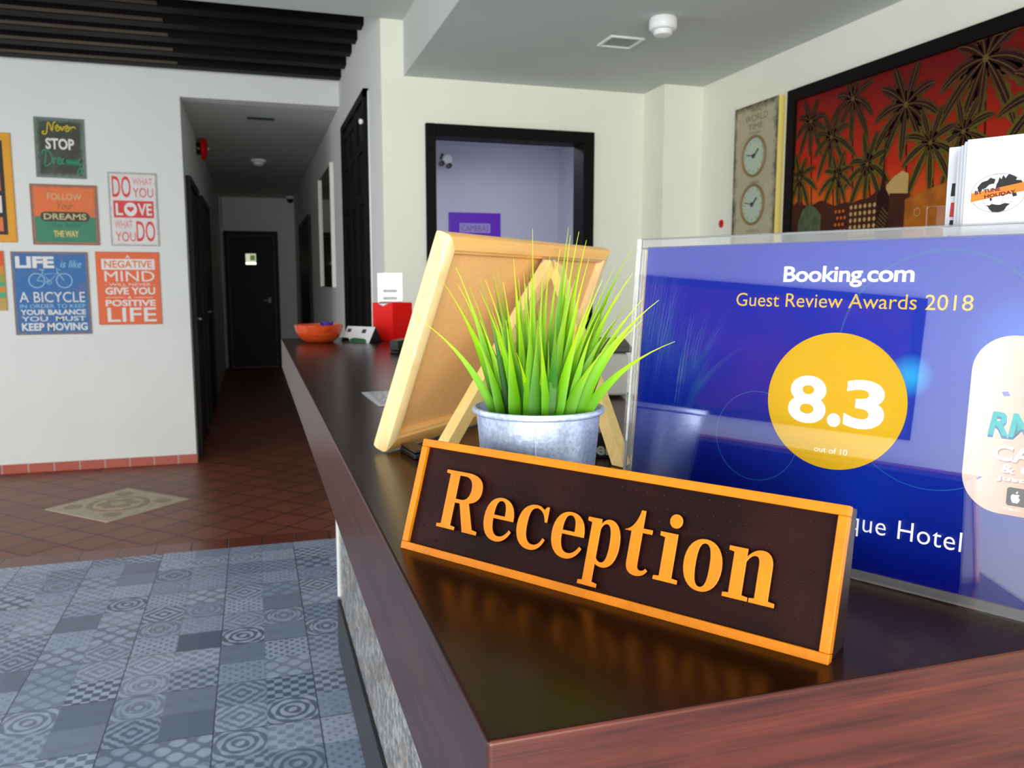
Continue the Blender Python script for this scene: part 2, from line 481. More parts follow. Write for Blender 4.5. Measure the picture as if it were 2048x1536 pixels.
# ------------------------------------------------------------------ doors
def door(n, axis, a0, a1, at, top, face, leaf_mat=DOOR_DARK, fw=0.06, panels=1, handle=None, label=None):
    """door on a wall: axis 'x' = wall across y, leaf seen from `face` side"""
    r = bpy.data.objects.new('door_%d' % n, None); COL.objects.link(r); struct(r)
    if label: r['label'] = label
    d = face * 0.03

    def B(u0, u1, z0, z1, dep0, dep1):
        lo, hi = sorted((at + dep0 * face, at + dep1 * face))
        return ((u0, lo, z0), (u1, hi, z1)) if axis == 'x' else ((lo, u0, z0), (hi, u1, z1))
    boxes('door_frame', leaf_mat, [B(a0, a0 + fw, 0, top, 0, 0.035), B(a1 - fw, a1, 0, top, 0, 0.035), B(a0 + fw, a1 - fw, top - fw, top, 0, 0.035)], r, bevel=0.003)
    wd = (a1 - a0 - 2 * fw) / panels
    for k in range(panels):
        u0 = a0 + fw + k * wd
        L = boxes('door_leaf', leaf_mat, [B(u0 + 0.003, u0 + wd - 0.003, 0.005, top - fw - 0.003, 0.002, 0.018)], r, bevel=0.002)
        if handle:
            hx = u0 + wd * handle
            boxes('door_handle', mat('dull handle', rgb(90, 90, 88), 0.4, 0.6), [B(hx - 0.02, hx + 0.02, 0.98, 1.06, 0.018, 0.026), B(hx - 0.09, hx + 0.012, 1.015, 1.03, 0.045, 0.06), B(hx - 0.006, hx + 0.006, 1.015, 1.03, 0.026, 0.05)], L, bevel=0.002)
    return r


door(1, 'x', -0.39, 0.39, YE, 2.055, -1, handle=0.87, label='dark door with small lit pane at the end of corridor')
# lit pane in the corridor door
wp = boxes('window_1', [BLACK, emit('daylight pane', rgb(214, 222, 190), 0.55), emit('bright sill', rgb(250, 250, 225), 1.6), emit('green outside', rgb(120, 140, 70), 0.35)],
           [((-0.095, YE - 0.024, 1.548), (0.072, YE - 0.018, 1.73), 0), ((-0.085, YE - 0.026, 1.56), (0.062, YE - 0.024, 1.72), 1),
            ((-0.085, YE - 0.028, 1.56), (0.062, YE - 0.026, 1.59), 2), ((-0.02, YE - 0.028, 1.62), (0.05, YE - 0.026, 1.70), 3)])
struct(wp, 'small bright pane in the dark corridor door')
door(2, 'y', 6.44, 7.44, XHL, 2.05, 1, handle=0.12, label='nearer dark door on left side of corridor')
door(3, 'y', 7.97, 9.24, XHL, 2.06, 1, handle=0.12, label='farther dark door on left side of corridor')
door(4, 'y', 9.55, 11.47, XH, 2.04, -1, panels=2, label='dark double door on right side of corridor')


def glazed_door():
    r = bpy.data.objects.new('door_5', None); COL.objects.link(r)
    struct(r, 'tall black timber and glass folding door beside white wall edge')
    y0, y1, top, x = 4.70, 5.92, 2.345, XH
    fr = [((x - 0.03, y0, 0), (x, y0 + 0.05, top)), ((x - 0.03, y1 - 0.05, 0), (x, y1, top)), ((x - 0.03, y0, top - 0.05), (x, y1, top))]
    boxes('door_frame', DARK_TIMBER, fr, r, bevel=0.003)
    gl = mat('smoked glass', rgb(8, 9, 8), 0.35, spec=0.15)
    n = 3; wd = (y1 - y0 - 0.1) / n
    for k in range(n):
        a = y0 + 0.05 + k * wd
        s_ = [((x - 0.024, a, 0.01), (x - 0.004, a + 0.06, top - 0.05)), ((x - 0.024, a + wd - 0.06, 0.01), (x - 0.004, a + wd, top - 0.05))]
        for z in (0.01, 0.7, 1.74, 2.03, top - 0.12):
            s_.append(((x - 0.022, a + 0.06, z), (x - 0.006, a + wd - 0.06, z + 0.06)))
        L = boxes('door_leaf', DARK_TIMBER, s_, r, bevel=0.003)
        boxes('pane', gl, [((x - 0.014, a + 0.06, 0.07), (x - 0.01, a + wd - 0.06, top - 0.12))], L)
    b = MB(); b.box((x - 0.007, y0 - 0.008, 0), (x, y0 - 0.002, 2.33)); b.build('edge_trim', mat('aluminium trim', rgb(220, 222, 216), 0.35, 0.6), r)
    b = MB(); b.lathe([(0, -0.024), (0.014, -0.02), (0.016, -0.01), (0.01, 0)], 16, 0, 'x', (x - 0.03, y0 + 0.02, 2.17)); b.build('stop_knob', SATIN_WHITE, r, True)


glazed_door()
# doorway frame to the back office
dr = bpy.data.objects.new('door_6', None); COL.objects.link(dr); struct(dr, 'black wooden frame around the opening to back office')
boxes('door_frame', DARK_TIMBER, [((0.860, YB - 0.02, 0), (0.912, YB + 0.13, 2.088)), ((1.716, YB - 0.02, 0), (1.779, YB + 0.13, 2.088)), ((0.912, YB - 0.02, 2.028), (1.716, YB + 0.13, 2.088))], dr, bevel=0.004)

# ------------------------------------------------------------------ reception counter
CT = 1.10
CX0, CX1, CY0, CY1 = 0.0865, 0.62, 0.3110, 2.93
counter = thing('reception_counter', 'long polished mahogany reception counter with speckled granite front', 'counter', (CX0, CY0, 0))
Wc, Lc = CX1 - CX0, CY1 - CY0


def ctop():
    b = MB(); b.box((0, 0, CT - 0.10), (Wc, Lc, CT))
    o = b.build('counter_top', [MAHOG_TOP, MAHOG_SIDE, MAHOG_END], counter)
    for p in o.data.polygons:
        n = p.normal
        p.material_index = 2 if n.y < -0.9 else (0 if abs(n.z) > 0.9 else 1)
    md = o.modifiers.new('edge', 'BEVEL'); md.width = 0.0022; md.segments = 3
    for p in o.data.polygons: p.use_smooth = True
    md.harden_normals = True
    return o


ctop()
GX, GZ = 0.25, 0.21          # granite face and its foot
ped_end = 2.80
GRAN = granite()
seam = 1.64
boxes('granite_panel', GRAN, [((GX - CX0, 0.12 - CY0 + 0.311, GZ), (GX - CX0 + 0.02, seam - CY0 - 0.002, CT - 0.1))], counter)
boxes('granite_panel', GRAN, [((GX - CX0, seam - CY0 + 0.002, GZ), (GX - CX0 + 0.02, ped_end - CY0, CT - 0.1))], counter)
boxes('corner_trim', SATIN_WHITE, [((GX - CX0 - 0.007, ped_end - CY0, GZ), (GX - CX0 + 0.02, ped_end - CY0 + 0.012, CT - 0.1))], counter)
boxes('counter_body', DARK_TIMBER, [((GX - CX0 + 0.02, 0.12, GZ), (Wc - 0.03, ped_end - CY0, CT - 0.1))], counter)
boxes('plinth', mat('dark grey plinth', rgb(66, 68, 74), 0.5, var=0.15), [((GX - CX0 - 0.008, 0.12, 0), (Wc - 0.06, ped_end + 0.03 - CY0, GZ - 0.02))], counter, bevel=0.003)
boxes('shadow_gap', BLACK, [((GX - CX0 + 0.006, 0.12, GZ - 0.0195), (Wc - 0.06, ped_end - CY0, GZ - 0.0005))], counter)

# ------------------------------------------------------------------ Reception sign
SIGN_O = (0.09471775, 0.57464858, CT); SIGN_A = -0.9621514
SW, SH, ST = 0.30191884, 0.08061449, 0.32531958
sign = thing('reception_sign', 'dark carved wooden desk sign with gold border reading Reception', 'sign', SIGN_O, SIGN_A)
FACE = Matrix.Rotation(-ST, 4, 'X')      # local x-z tilted back about its lower front edge
GOLD = mat('gold paint', rgb(218, 124, 4), 0.42, 0.0, var=0.15, vscale=60, bump=0.3, bscale=300, spec=0.35)
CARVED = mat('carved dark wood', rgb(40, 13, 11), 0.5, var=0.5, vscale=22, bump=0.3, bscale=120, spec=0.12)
DARKSIDE = mat('sign edge wood', rgb(40, 24, 21), 0.45, var=0.35, vscale=30, spec=0.3)

# clarendon-like capitals and small letters, as cubic outlines
GL = {
 'R': ["M 20 0 L 20 38 L 80 45 L 80 655 L 20 662 L 20 700 L 330 700 C 490 700 570 640 570 520 C 570 420 510 365 420 345 L 530 50 L 600 40 L 600 0 L 400 0 L 290 325 L 220 325 L 220 45 L 285 38 L 285 0", "M 220 655 L 300 655 C 370 655 420 610 420 520 C 420 420 370 370 300 370 L 220 370"],
 'e': ["M 430 245 L 150 245 C 150 110 190 50 260 50 C 310 50 355 80 395 145 L 425 125 C 385 40 320 -12 230 -12 C 100 -12 20 85 20 240 C 20 395 105 490 230 490 C 355 490 435 400 430 245", "M 150 285 L 305 285 C 307 400 282 455 228 455 C 175 455 152 400 150 285"],
 'c': ["M 408 130 C 375 40 315 -12 225 -12 C 100 -12 20 85 20 240 C 20 395 105 490 235 490 C 275 490 310 476 335 450 L 370 490 L 398 490 L 398 320 L 368 320 C 350 405 305 455 245 455 C 180 455 150 395 150 250 C 150 110 190 50 262 50 C 315 50 352 85 378 145"],
 'p': ["M 20 480 L 20 440 L 80 430 L 80 -180 L 20 -190 L 20 -230 L 285 -230 L 285 -190 L 212 -180 L 212 10 C 240 -5 270 -12 310 -12 C 425 -12 500 90 500 240 C 500 400 425 490 325 490 C 275 490 238 465 212 430 L 212 480", "M 212 370 C 230 420 255 440 287 440 C 340 440 365 370 365 240 C 365 100 340 35 282 35 C 252 35 230 50 212 75"],
 't': ["M 10 430 C 90 450 140 530 165 650 L 215 650 L 215 470 L 325 470 L 325 425 L 215 425 L 215 110 C 215 65 230 48 258 48 C 280 48 298 58 312 78 L 338 60 C 310 10 265 -12 205 -12 C 130 -12 85 30 85 110 L 85 425 L 10 425"],
 'i': ["M 20 480 L 20 440 L 75 430 L 75 45 L 15 38 L 15 0 L 270 0 L 270 38 L 207 45 L 207 480"],
 'o': ["M 240 -12 C 375 -12 460 90 460 240 C 460 390 375 490 240 490 C 105 490 20 390 20 240 C 20 90 105 -12 240 -12", "M 240 30 C 178 30 160 110 160 240 C 160 370 178 450 240 450 C 302 450 320 370 320 240 C 320 110 302 30 240 30"],
 'n': ["M 20 480 L 20 440 L 75 430 L 75 45 L 15 38 L 15 0 L 268 0 L 268 38 L 207 45 L 207 360 C 235 410 262 430 292 430 C 322 430 334 400 334 350 L 334 45 L 282 38 L 282 0 L 530 0 L 530 38 L 466 45 L 466 350 C 466 440 427 490 352 490 C 292 490 247 460 207 405 L 207 480"],
 '.': ["M 140 535 C 180 535 210 565 210 605 C 210 645 180 675 140 675 C 100 675 70 645 70 605 C 70 565 100 535 140 535"],
}


def outline(path, n=8):
    tk = path.split(); i = 0; pts = []
    while i < len(tk):
        c = tk[i]; i += 1
        if c in 'ML':
            pts.append((float(tk[i]), float(tk[i + 1]))); i += 2
        else:
            p0 = pts[-1]; q = [float(t) for t in tk[i:i + 6]]; i += 6
            for k in range(1, n + 1):
                t = k / n; s_ = 1 - t
                pts.append(tuple(s_**3 * p0[a] + 3 * s_ * s_ * t * q[a] + 3 * s_ * t * t * q[2 + a] + t**3 * q[4 + a] for a in (0, 1)))
    if math.dist(pts[0], pts[-1]) < 1e-6: pts.pop()
    return pts


def sign_letters():
    sc = 0.0000575
    base = 0.0212
    place = [('R', 0.0303, 0.0668), ('e', 0.0708, 0.0953), ('c', 0.0987, 0.1222), ('e', 0.1264, 0.1503), ('p', 0.1512, 0.1757),
             ('t', 0.1775, 0.1962), ('i', 0.2003, 0.2155), ('.', 0.2052, 0.2132), ('o', 0.2175, 0.2403), ('n', 0.2425, 0.2714)]
    cu = bpy.data.curves.new('letters', 'CURVE'); cu.dimensions = '2D'; cu.fill_mode = 'BOTH'
    cu.extrude = 0.0013; cu.bevel_depth = 0.0005; cu.bevel_resolution = 1; cu.offset = -0.0003
    for ch, x0, x1 in place:
        polys = [outline(p) for p in GL[ch]]
        ax = min(p[0] for p in polys[0]); bx = max(p[0] for p in polys[0])
        for pl in polys:
            s_ = cu.splines.new('POLY'); s_.points.add(len(pl) - 1); s_.use_cyclic_u = True
            for q, p in zip(s_.points, pl):
                q.co = (x0 + (p[0] - ax) / (bx - ax) * (x1 - x0), base + p[1] * sc, 0, 1)
    o = bpy.data.objects.new('letters', cu); COL.objects.link(o)
    dg = bpy.context.evaluated_depsgraph_get(); dg.update()
    me = bpy.data.meshes.new_from_object(o.evaluated_get(dg))
    bpy.data.objects.remove(o); bpy.data.curves.remove(cu)
    # curve plane (x, y) -> sign face (x, z); front of the face is -y
    me.transform(FACE @ Matrix.Translation((0, 0.0005, 0)) @ Matrix.Rotation(PI / 2, 4, 'X'))
    me.materials.clear(); me.materials.append(GOLD)
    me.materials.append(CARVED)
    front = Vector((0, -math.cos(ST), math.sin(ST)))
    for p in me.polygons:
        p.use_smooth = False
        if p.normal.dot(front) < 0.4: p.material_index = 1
    q = bpy.data.objects.new('lettering', me); COL.objects.link(q); q.parent = sign
    q['label'] = 'raised gold lettering reading Reception'


def build_sign():
    # wedge body: recessed dark panel with small raised dots
    b = MB()
    th = 0.017; rec = 0.003; bw = 0.0055
    f = FACE
    top_b = f @ Vector((0, th, SH)); bot_b = Vector((0, th + 0.012, 0.0008))
    ftop = f @ Vector((0, 0.0, SH)); fbot = Vector((0, 0, 0))
    prof = [(fbot.y + 0.001, 0.0), (ftop.y + 0.001, ftop.z - 0.0006), (top_b.y, top_b.z), (bot_b.y, 0.0)]
    # side profile as prism along x, front pushed back to the panel depth
    pr = [(f @ Vector((0, rec, 0.002)))[1:], (f @ Vector((0, rec, SH - 0.001)))[1:], top_b[1:], (bot_b.y, 0.0), (rec, 0.0)]
    b.prism(pr, 0.0008, SW - 0.0008, 'x', 0)
    b.M = f
    rr = random.Random(3)
    nx, nz = 30, 8
    for i in range(nx):
        for j in range(nz):
            x = 0.0105 + (SW - 0.021) * (i + 0.5 * (j % 2)) / (nx - 0.5) + rr.uniform(-1, 1) * 0.0012; z = 0.010 + (SH - 0.020) * j / (nz - 1) + rr.uniform(-1, 1) * 0.0012
            r = 0.00065
            b.lathe([(r, 0.0), (r * 0.8, -0.0005), (0, -0.0009)], 6, 1, 'y', (x, rec, z))
    b.M = Matrix.Identity(4)
    o = b.build('board', [CARVED, DARKSIDE], sign, fix=True)
    for p in o.data.polygons:
        if p.material_index == 0 and (p.normal.y > -0.5): p.material_index = 1
    # gold border bars
    b = MB(); b.M = f
    for lo, hi in (((0, 0, 0), (SW, rec + 0.003, bw)), ((0, 0, SH - bw), (SW, rec + 0.003, SH)), ((0, 0, bw), (bw, rec + 0.003, SH - bw)), ((SW - bw, 0, bw), (SW, rec + 0.003, SH - bw))):
        b.box(lo, hi)
    g_ = b.build('border', GOLD, sign, bevel=0.0006)
    g_['label'] = 'raised gold border'
    sign_letters()


build_sign()

# ------------------------------------------------------------------ acrylic sign holder with blue award insert
AC_O = (0.27167132, 0.58846526, CT); AC_A = -1.0889415; AC_T = 0.09242727
acr = thing('sign_holder', 'clear acrylic countertop holder framing the blue award sheet', 'sign holder', AC_O, AC_A)
AF = Matrix.Rotation(-AC_T, 4, 'X')
AW, AH = 0.305, 0.225
PLEXI = clear('clear acrylic sheet', 0.04)
PLEXI_F = clear('clear glossy acrylic front', 0.115)
m, nt, p = nt_new('acrylic bar'); p.inputs['Transmission Weight'].default_value = 0.9; p.inputs['IOR'].default_value = 1.49
p.inputs['Roughness'].default_value = 0.04; p.inputs['Base Color'].default_value = (0.97, 0.97, 0.99, 1); BAR = m
b = MB(); b.M = AF
b.box((0.0, 0.0, 0.0), (AW, 0.0022, AH)); b.build('front_sheet', PLEXI_F, acr)
b = MB(); b.M = AF
t1 = 0.0072
for lo, hi in (((0, 0.0026, AH - t1), (AW, 0.0095, AH)), ((0, 0.0026, 0.001), (AW, 0.0095, t1)), ((0, 0.0026, t1), (t1, 0.0095, AH - t1)), ((AW - t1, 0.0026, t1), (AW, 0.0095, AH - t1))):
    b.box(lo, hi)
b.build('rim', BAR, acr, bevel=0.0007)
b = MB(); b.M = AF; b.box((t1, 0.0082, t1), (AW - t1, 0.0095, AH - t1)); b.build('back_sheet', PLEXI, acr)
b = MB(); b.prism([(0.010, 0.0), (0.030, 0.0), (0.030, 0.004), (0.0104, 0.004)], 0.02, AW - 0.02, 'x'); b.build('foot_plate', PLEXI, acr)


def blue_insert():
    m, nt, p = nt_new('printed blue'); g = G(nt)
    x, y, z = g.xyz(g.obj())
    f = g.step(z, 0.02, 0.15)
    col = g.mix(f, rgb(2, 14, 112), rgb(22, 42, 166))
    dx = g.m('SUBTRACT', x, 0.19); dz = g.m('SUBTRACT', z, 0.125)
    rr = g.m('SQRT', g.m('ADD', g.m('MULTIPLY', dx, dx), g.m('MULTIPLY', dz, dz)))
    col = g.mix(g.m('MULTIPLY', g.step(rr, 0.13, 0.02), 0.35), col, rgb(22, 70, 200))
    for fx, fz, r0, r1, cc, k in ((0.2115, 0.133, 0.014, 0.002, rgb(50, 170, 240), 0.95), (0.268, 0.158, 0.03, 0.0, rgb(50, 120, 220), 0.6), (0.130, 0.125, 0.06, 0.0, rgb(62, 30, 130), 0.4), (0.185, 0.052, 0.03, 0, rgb(16, 56, 200), 0.4)):
        dx = g.m('SUBTRACT', x, fx); dz = g.m('SUBTRACT', z, fz)
        rr = g.m('SQRT', g.m('ADD', g.m('MULTIPLY', dx, dx), g.m('MULTIPLY', dz, dz)))
        col = g.mix(g.m('MULTIPLY', g.step(rr, r0, r1), k), col, cc)
    nt.links.new(col, p.inputs['Base Color']); p.inputs['Roughness'].default_value = 0.12
    p.inputs['Coat Weight'].default_value = 0.6; p.inputs['Coat Roughness'].default_value = 0.02
    pw = mat('print white', (1, 1, 1, 1), 0.35); py = mat('print yellow', rgb(228, 180, 14), 0.35)
    ptx = mat('print pale yellow', rgb(236, 196, 84), 0.35); arc = mat('print cyan arc', rgb(14, 84, 160), 0.35)
    b = MB(); b.M = AF
    Y0 = 0.0042; e = 0.00006
    b.box((0.0078, Y0, 0.0074), (0.2975, Y0 + 0.0004, 0.2187), 0)
    def ln(k): return Y0 - e * k
    # pale arcs of the background
    b.ring(0.226, 0.150, 0.0605, 0.0012, ln(1), 4, 80, 0.25 * PI, 1.02 * PI)
    b.ring(0.112, 0.0838, 0.0312, 0.0007, ln(1), 4, 80)
    b.ring(0.226, 0.118, 0.052, 0.0006, ln(1), 4, 60, 1.05 * PI, 1.9 * PI)
    b.disc(0.1653, 0.1136, 0.0464, 0.0449, ln(2), 2, 96)
    b.text('Booking.com', 0.1230, 0.2087, 0.1882, 0.2022, ln(2), 1, 0.022, res=4, space=0.95)
    b.text('Guest Review Awards 2018', 0.0884, 0.2430, 0.1745, 0.1839, ln(2), 3, 0.0, res=4)
    b.text('8', 0.1342, 0.1605, 0.0970, 0.1290, ln(3), 1, 0.03, res=6)
    b.text('3', 0.1725, 0.1982, 0.0974, 0.1290, ln(3), 1, 0.03, res=6)
    b.disc(0.1664, 0.1012, 0.0045, None, ln(3), 1, 32)
    b.text('out of 10', 0.1550, 0.1772, 0.0790, 0.0830, ln(3), 1, 0.0)
    b.text('Boutique Hotel', 0.146, 0.2491, 0.0286, 0.0440, ln(2), 1, -0.004, res=4, space=1.06)
    return b.build('award_sheet', [m, pw, py, ptx, arc], None, fix=False)


ins = blue_insert(); ins.location = AC_O; ins.rotation_euler = (0, 0, AC_A)
tag(ins, 'glossy blue guest review award sheet scoring 8.3', 'award sheet')


def peach_sticker():
    m, nt, p = nt_new('peach print'); g = G(nt)
    x, y, z = g.xyz(g.obj())
    nt.links.new(g.mix(g.m('ADD', g.step(x, 0.252, 0.29), g.m('MULTIPLY', g.step(z, 0.15, 0.06), 0.35)), rgb(232, 220, 212), rgb(216, 166, 140)), p.inputs['Base Color'])
    p.inputs['Roughness'].default_value = 0.35
    teal = mat('print teal', rgb(0, 170, 172), 0.4); tsh = mat('print teal shade', rgb(10, 110, 160), 0.4)
    sh = mat('print rose shade', rgb(170, 118, 110), 0.4); pw = mat('print white', (1, 1, 1, 1)); pb = mat('print violet', rgb(130, 130, 220), 0.4)
    b = MB(); b.M = AF
    Y0 = 0.0040; e = 0.00005
    x0, x1, z0, z1, r = 0.2457, 0.3035, 0.0592, 0.1612, 0.021
    pl = []
    for cx, cz, a in ((x1 - r, z1 - r, 0), (x0 + r, z1 - r, 90), (x0 + r, z0 + r, 180), (x1 - r, z0 + r, 270)):
        for k in range(13):
            t = math.radians(a + 90 * k / 12); pl.append((cx + r * math.cos(t), cz + r * math.sin(t)))
    b.prism(pl, Y0 - 0.0001, Y0 + 0.0001, 'y', 0)
    Y0 -= 0.0001
    b.text('RM10', 0.2571, 0.2985, 0.1020, 0.1160, Y0 - e, 2, 0.03, 0.15)
    b.text('RM10', 0.2571, 0.2985, 0.1035, 0.1175, Y0 - 2 * e, 1, 0.03, 0.15)
    for w_, a, c, d, f in (('CASH', 0.2608, 0.2985, 0.0895, 0.0985), ('& GET', 0.2655, 0.2950, 0.0828, 0.0880), ('Just Scan', 0.2635, 0.2970, 0.0777, 0.0812)):
        b.text(w_, a + 0.0005, c + 0.0005, d - 0.0006, f - 0.0006, Y0 - e, 3, 0.03)
        b.text(w_, a, c, d, f, Y0 - 2 * e, 4, 0.025)
    # black store badge with a bitten apple mark
    bx0, bx1, bz0, bz1 = 0.2698, 0.2990, 0.0648, 0.0752
    b.flat([(bx0 + .001, bz0), (bx1, bz0), (bx1, bz1), (bx0 + .001, bz1), (bx0, bz1 - .001), (bx0, bz0 + .001)], Y0 - e, 5)
    ap = [(0, -.9), (.25, -1), (.5, -.95), (.8, -.45), (.88, -.1), (.62, .1), (.58, .42), (.78, .62), (.5, .75), (.2, .68), (0, .6), (-.25, .7), (-.6, .7), (-.85, .35), (-.85, -.2), (-.55, -.85), (-.25, -1)]
    b.flat([(0.2743 + q[0] * 0.0026, 0.0694 + q[1] * 0.0029) for q in ap], Y0 - 2 * e, 4)
    b.flat([(0.2743 + q[0] * 0.0026, 0.0694 + q[1] * 0.0029) for q in ((.02, .85), (.4, 1.02), (.42, 1.4), (.1, 1.25))], Y0 - 2 * e, 4)
    b.text('T&C apply', 0.268, 0.290, 0.0618, 0.0634, Y0 - e, 4, 0.0)
    # small confetti marks
    b.flat([(0.2622, 0.1289), (0.2655, 0.1293), (0.2668, 0.1268), (0.2637, 0.1262)], Y0 - e, 6)
    b.flat([(0.2532, 0.0772), (0.2552, 0.0790), (0.2566, 0.0786), (0.2545, 0.0768)], Y0 - e, 6)
    return b.build('sticker', [m, teal, tsh, sh, pw, INK, pb], None, fix=False)


stk = peach_sticker(); stk.location = AC_O; stk.rotation_euler = (0, 0, AC_A)
tag(stk, 'peach rounded cash promotion card over the blue award sheet', 'sticker')

# ------------------------------------------------------------------ envelopes in a clear pocket behind the award holder
bdir = Vector((math.sin(-AC_A), math.cos(AC_A), 0))


def envelopes():
    off = 0.052
    org = Vector(AC_O) + bdir * off
    hold = thing('brochure_pocket', 'clear acrylic pocket holding envelopes behind the award holder', 'brochure holder', tuple(org), AC_A)
    b = MB(); b.box((0.195, -0.016, 0), (0.335, 0.05, 0.004)); b.build('base', PLEXI, hold)
    b = MB(); b.box((0.195, -0.016, 0.004), (0.335, -0.0136, 0.19)); b.box((0.195, 0.0236, 0.004), (0.335, 0.026, 0.24)); b.build('pocket', PLEXI, hold)
    b = MB(); b.box((0.195, -0.0136, 0.05), (0.335, 0.0236, 0.054)); b.build('shelf', PLEXI, hold)
    orange = mat('print orange', rgb(250, 112, 22), 0.5); navy = mat('print navy', rgb(30, 10, 34), 0.5)
    pl, pr_, top = 0.2280, 0.3270, 0.2752
    N = 7
    proto = None
    for k in range(N):
        b = MB()
        th = 0.0011
        H = top - 0.0545
        b.box((0, -th / 2, 0), (pr_ - pl, th / 2, H - 0.0006 * k))
        b.add([(0.0, -th / 2 - 0.0002, H - 0.0006 * k), (pr_ - pl, -th / 2 - 0.0002, H - 0.0006 * k), ((pr_ - pl) * 0.98, -th / 2 - 0.0004, H - 0.018), (0.002, -th / 2 - 0.0004, H - 0.018)], [(0, 1, 2, 3)]) if k else None
        if k == 0:
            y = -th / 2 - 0.0001; e = 0.00006
            cx, cz, R_ = 0.2462 - pl, 0.2425 - 0.0545, 0.0112
            KX = 1.29
            # globe: wire lines, land patches, orange band with lettering
            b.stroke([(cx + KX * R_ * math.cos(t), cz + R_ * math.sin(t)) for t in [k_ * PI / 32 for k_ in range(65)]], 0.0004, y, 1)
            for q in (-0.6, -0.2, 0.2, 0.6):
                pts = [(cx + KX * R_ * math.sin(q) * math.cos(t), cz + R_ * math.sin(t)) for t in [(-0.5 + i / 20) * PI for i in range(21)]]
                b.stroke(pts, 0.00024, y, 1)
            for q in (-0.5, 0.0, 0.5):
                rr = KX * R_ * math.sqrt(1 - q * q); b.stroke([(cx - rr, cz + q * R_), (cx + rr, cz + q * R_)], 0.00024, y, 1)
            land = [[(-.72, .12), (-.78, .36), (-.62, .62), (-.4, .7), (-.3, .82), (-.12, .72), (-.16, .52), (-.34, .46), (-.48, .28), (-.6, .24), (-.62, .1)],
                    [(-.10, .10), (-.08, .42), (-.02, .60), (.02, .82), (.10, .70), (.16, .92), (.24, .74), (.36, .95), (.58, .80), (.66, .72), (.62, .62), (.80, .58), (.90, .38), (.7, .30), (.5, .34), (.3, .26)],
                    [(-.42, -.60), (-.28, -.62), (-.2, -.55), (-.05, -.60), (.1, -.62), (.26, -.54), (.46, -.58), (.34, -.74), (.26, -.93), (.06, -1.0), (-.16, -.97), (-.28, -.82), (-.34, -.68)],
                    [(-.3, -.22), (-.24, -.2), (-.2, -.34), (-.26, -.42)], [(.12, -.1), (.3, -.04), (.26, -.14), (.16, -.18)], [(.5, -.05), (.66, -.02), (.7, -.2), (.56, -.24)]]
            for q in land: b.flat([(cx + KX * a * R_, cz + c * R_) for a, c in q], y - e, 2)
            rot = math.radians(7)
            bw = [(-1.0, -.40), (1.06, .06), (1.04, .50), (-.98, .06)]
            b.flat([(cx + KX * a * R_, cz + c * R_) for a, c in bw], y - 2 * e, 3)
            b.text('BT TUNE', cx - 0.0125, cx + 0.0012, cz + 0.0005, cz + 0.0028, y - 3 * e, 4, 0.035, rot=rot)
            b.text('HOLIDAY', cx - 0.0072, cx + 0.0094, cz - 0.0018, cz + 0.0004, y - 3 * e, 4, 0.035, rot=rot)
        o = b.build('envelope', [PAPER, mat('print grey line', rgb(150, 150, 155), 0.6), INK, orange, navy], None, fix=False)
        ang = -AC_A
        lx, ly = pl - 0.0017 * k - (0.0005 if k % 2 else 0), -0.010 + 0.0026 * k
        o.location = tuple(org + Vector((math.cos(AC_A) * lx - math.sin(AC_A) * ly, math.sin(AC_A) * lx + math.cos(AC_A) * ly, 0.0545)))
        o.rotation_euler = (0, 0, AC_A)
        tag(o, 'front white envelope printed with a black globe and orange band' if k == 0 else 'plain white envelope stacked behind the one with the globe logo', 'envelope', 'white envelopes in the clear pocket')
    # a leaflet behind the stack, standing a little to the left
    b = MB(); H = 0.2205
    b.box((0, -0.0004, 0), (0.1, 0.0004, H))
    for z0, z1, mi, x1 in ((0.190, 0.198, 1, 0.006), (0.177, 0.186, 2, 0.0045), (0.171, 0.175, 1, 0.004), (0.160, 0.165, 1, 0.0035), (0.142, 0.149, 3, 0.0035)):
        b.flat([(0.0025, z0), (x1 + 0.002, z0), (x1 + 0.002, z1), (0.003, z1)], -0.0006, mi)
    o = b.build('leaflet', [PAPER, INK, mat('print red', rgb(200, 40, 50), 0.5), mat('print sky', rgb(30, 120, 210), 0.5)], None, fix=False)
    lx, ly = 0.2108, 0.0120
    o.location = tuple(org + Vector((math.cos(AC_A) * lx - math.sin(AC_A) * ly, math.sin(AC_A) * lx + math.cos(AC_A) * ly, 0.0545)))
    o.rotation_euler = (0, 0, AC_A)
    tag(o, 'printed leaflet peeking out left of the white envelopes', 'leaflet')


envelopes()

# ------------------------------------------------------------------ wooden frame seen from behind
FR_O = (0.13568939, 0.9092026, CT); FR_A = 0.79201593; FRT = -0.35485634
frm = thing('picture_frame', 'pale wooden frame with brown board seen from behind', 'picture frame', FR_O, FR_A)
PINE = wood('pale pine', rgb(250, 182, 98), rgb(255, 204, 128), 6, 0.45, coat=0.1, stretch=(1.2, 10, 10), bump=0.05)
PINE_V = wood('pale pine upright', rgb(248, 202, 134), rgb(255, 226, 168), 6, 0.45, coat=0.1, stretch=(10, 10, 1.2), bump=0.05)
HARD = mat('hardboard', rgb(250, 192, 122), 0.7, var=0.05, vscale=120, bump=0.1, bscale=200)
FF = Matrix.Rotation(-FRT, 4, 'X')
FW, FH, FT, FB = 0.47168, 0.25445, 0.022, 0.0215


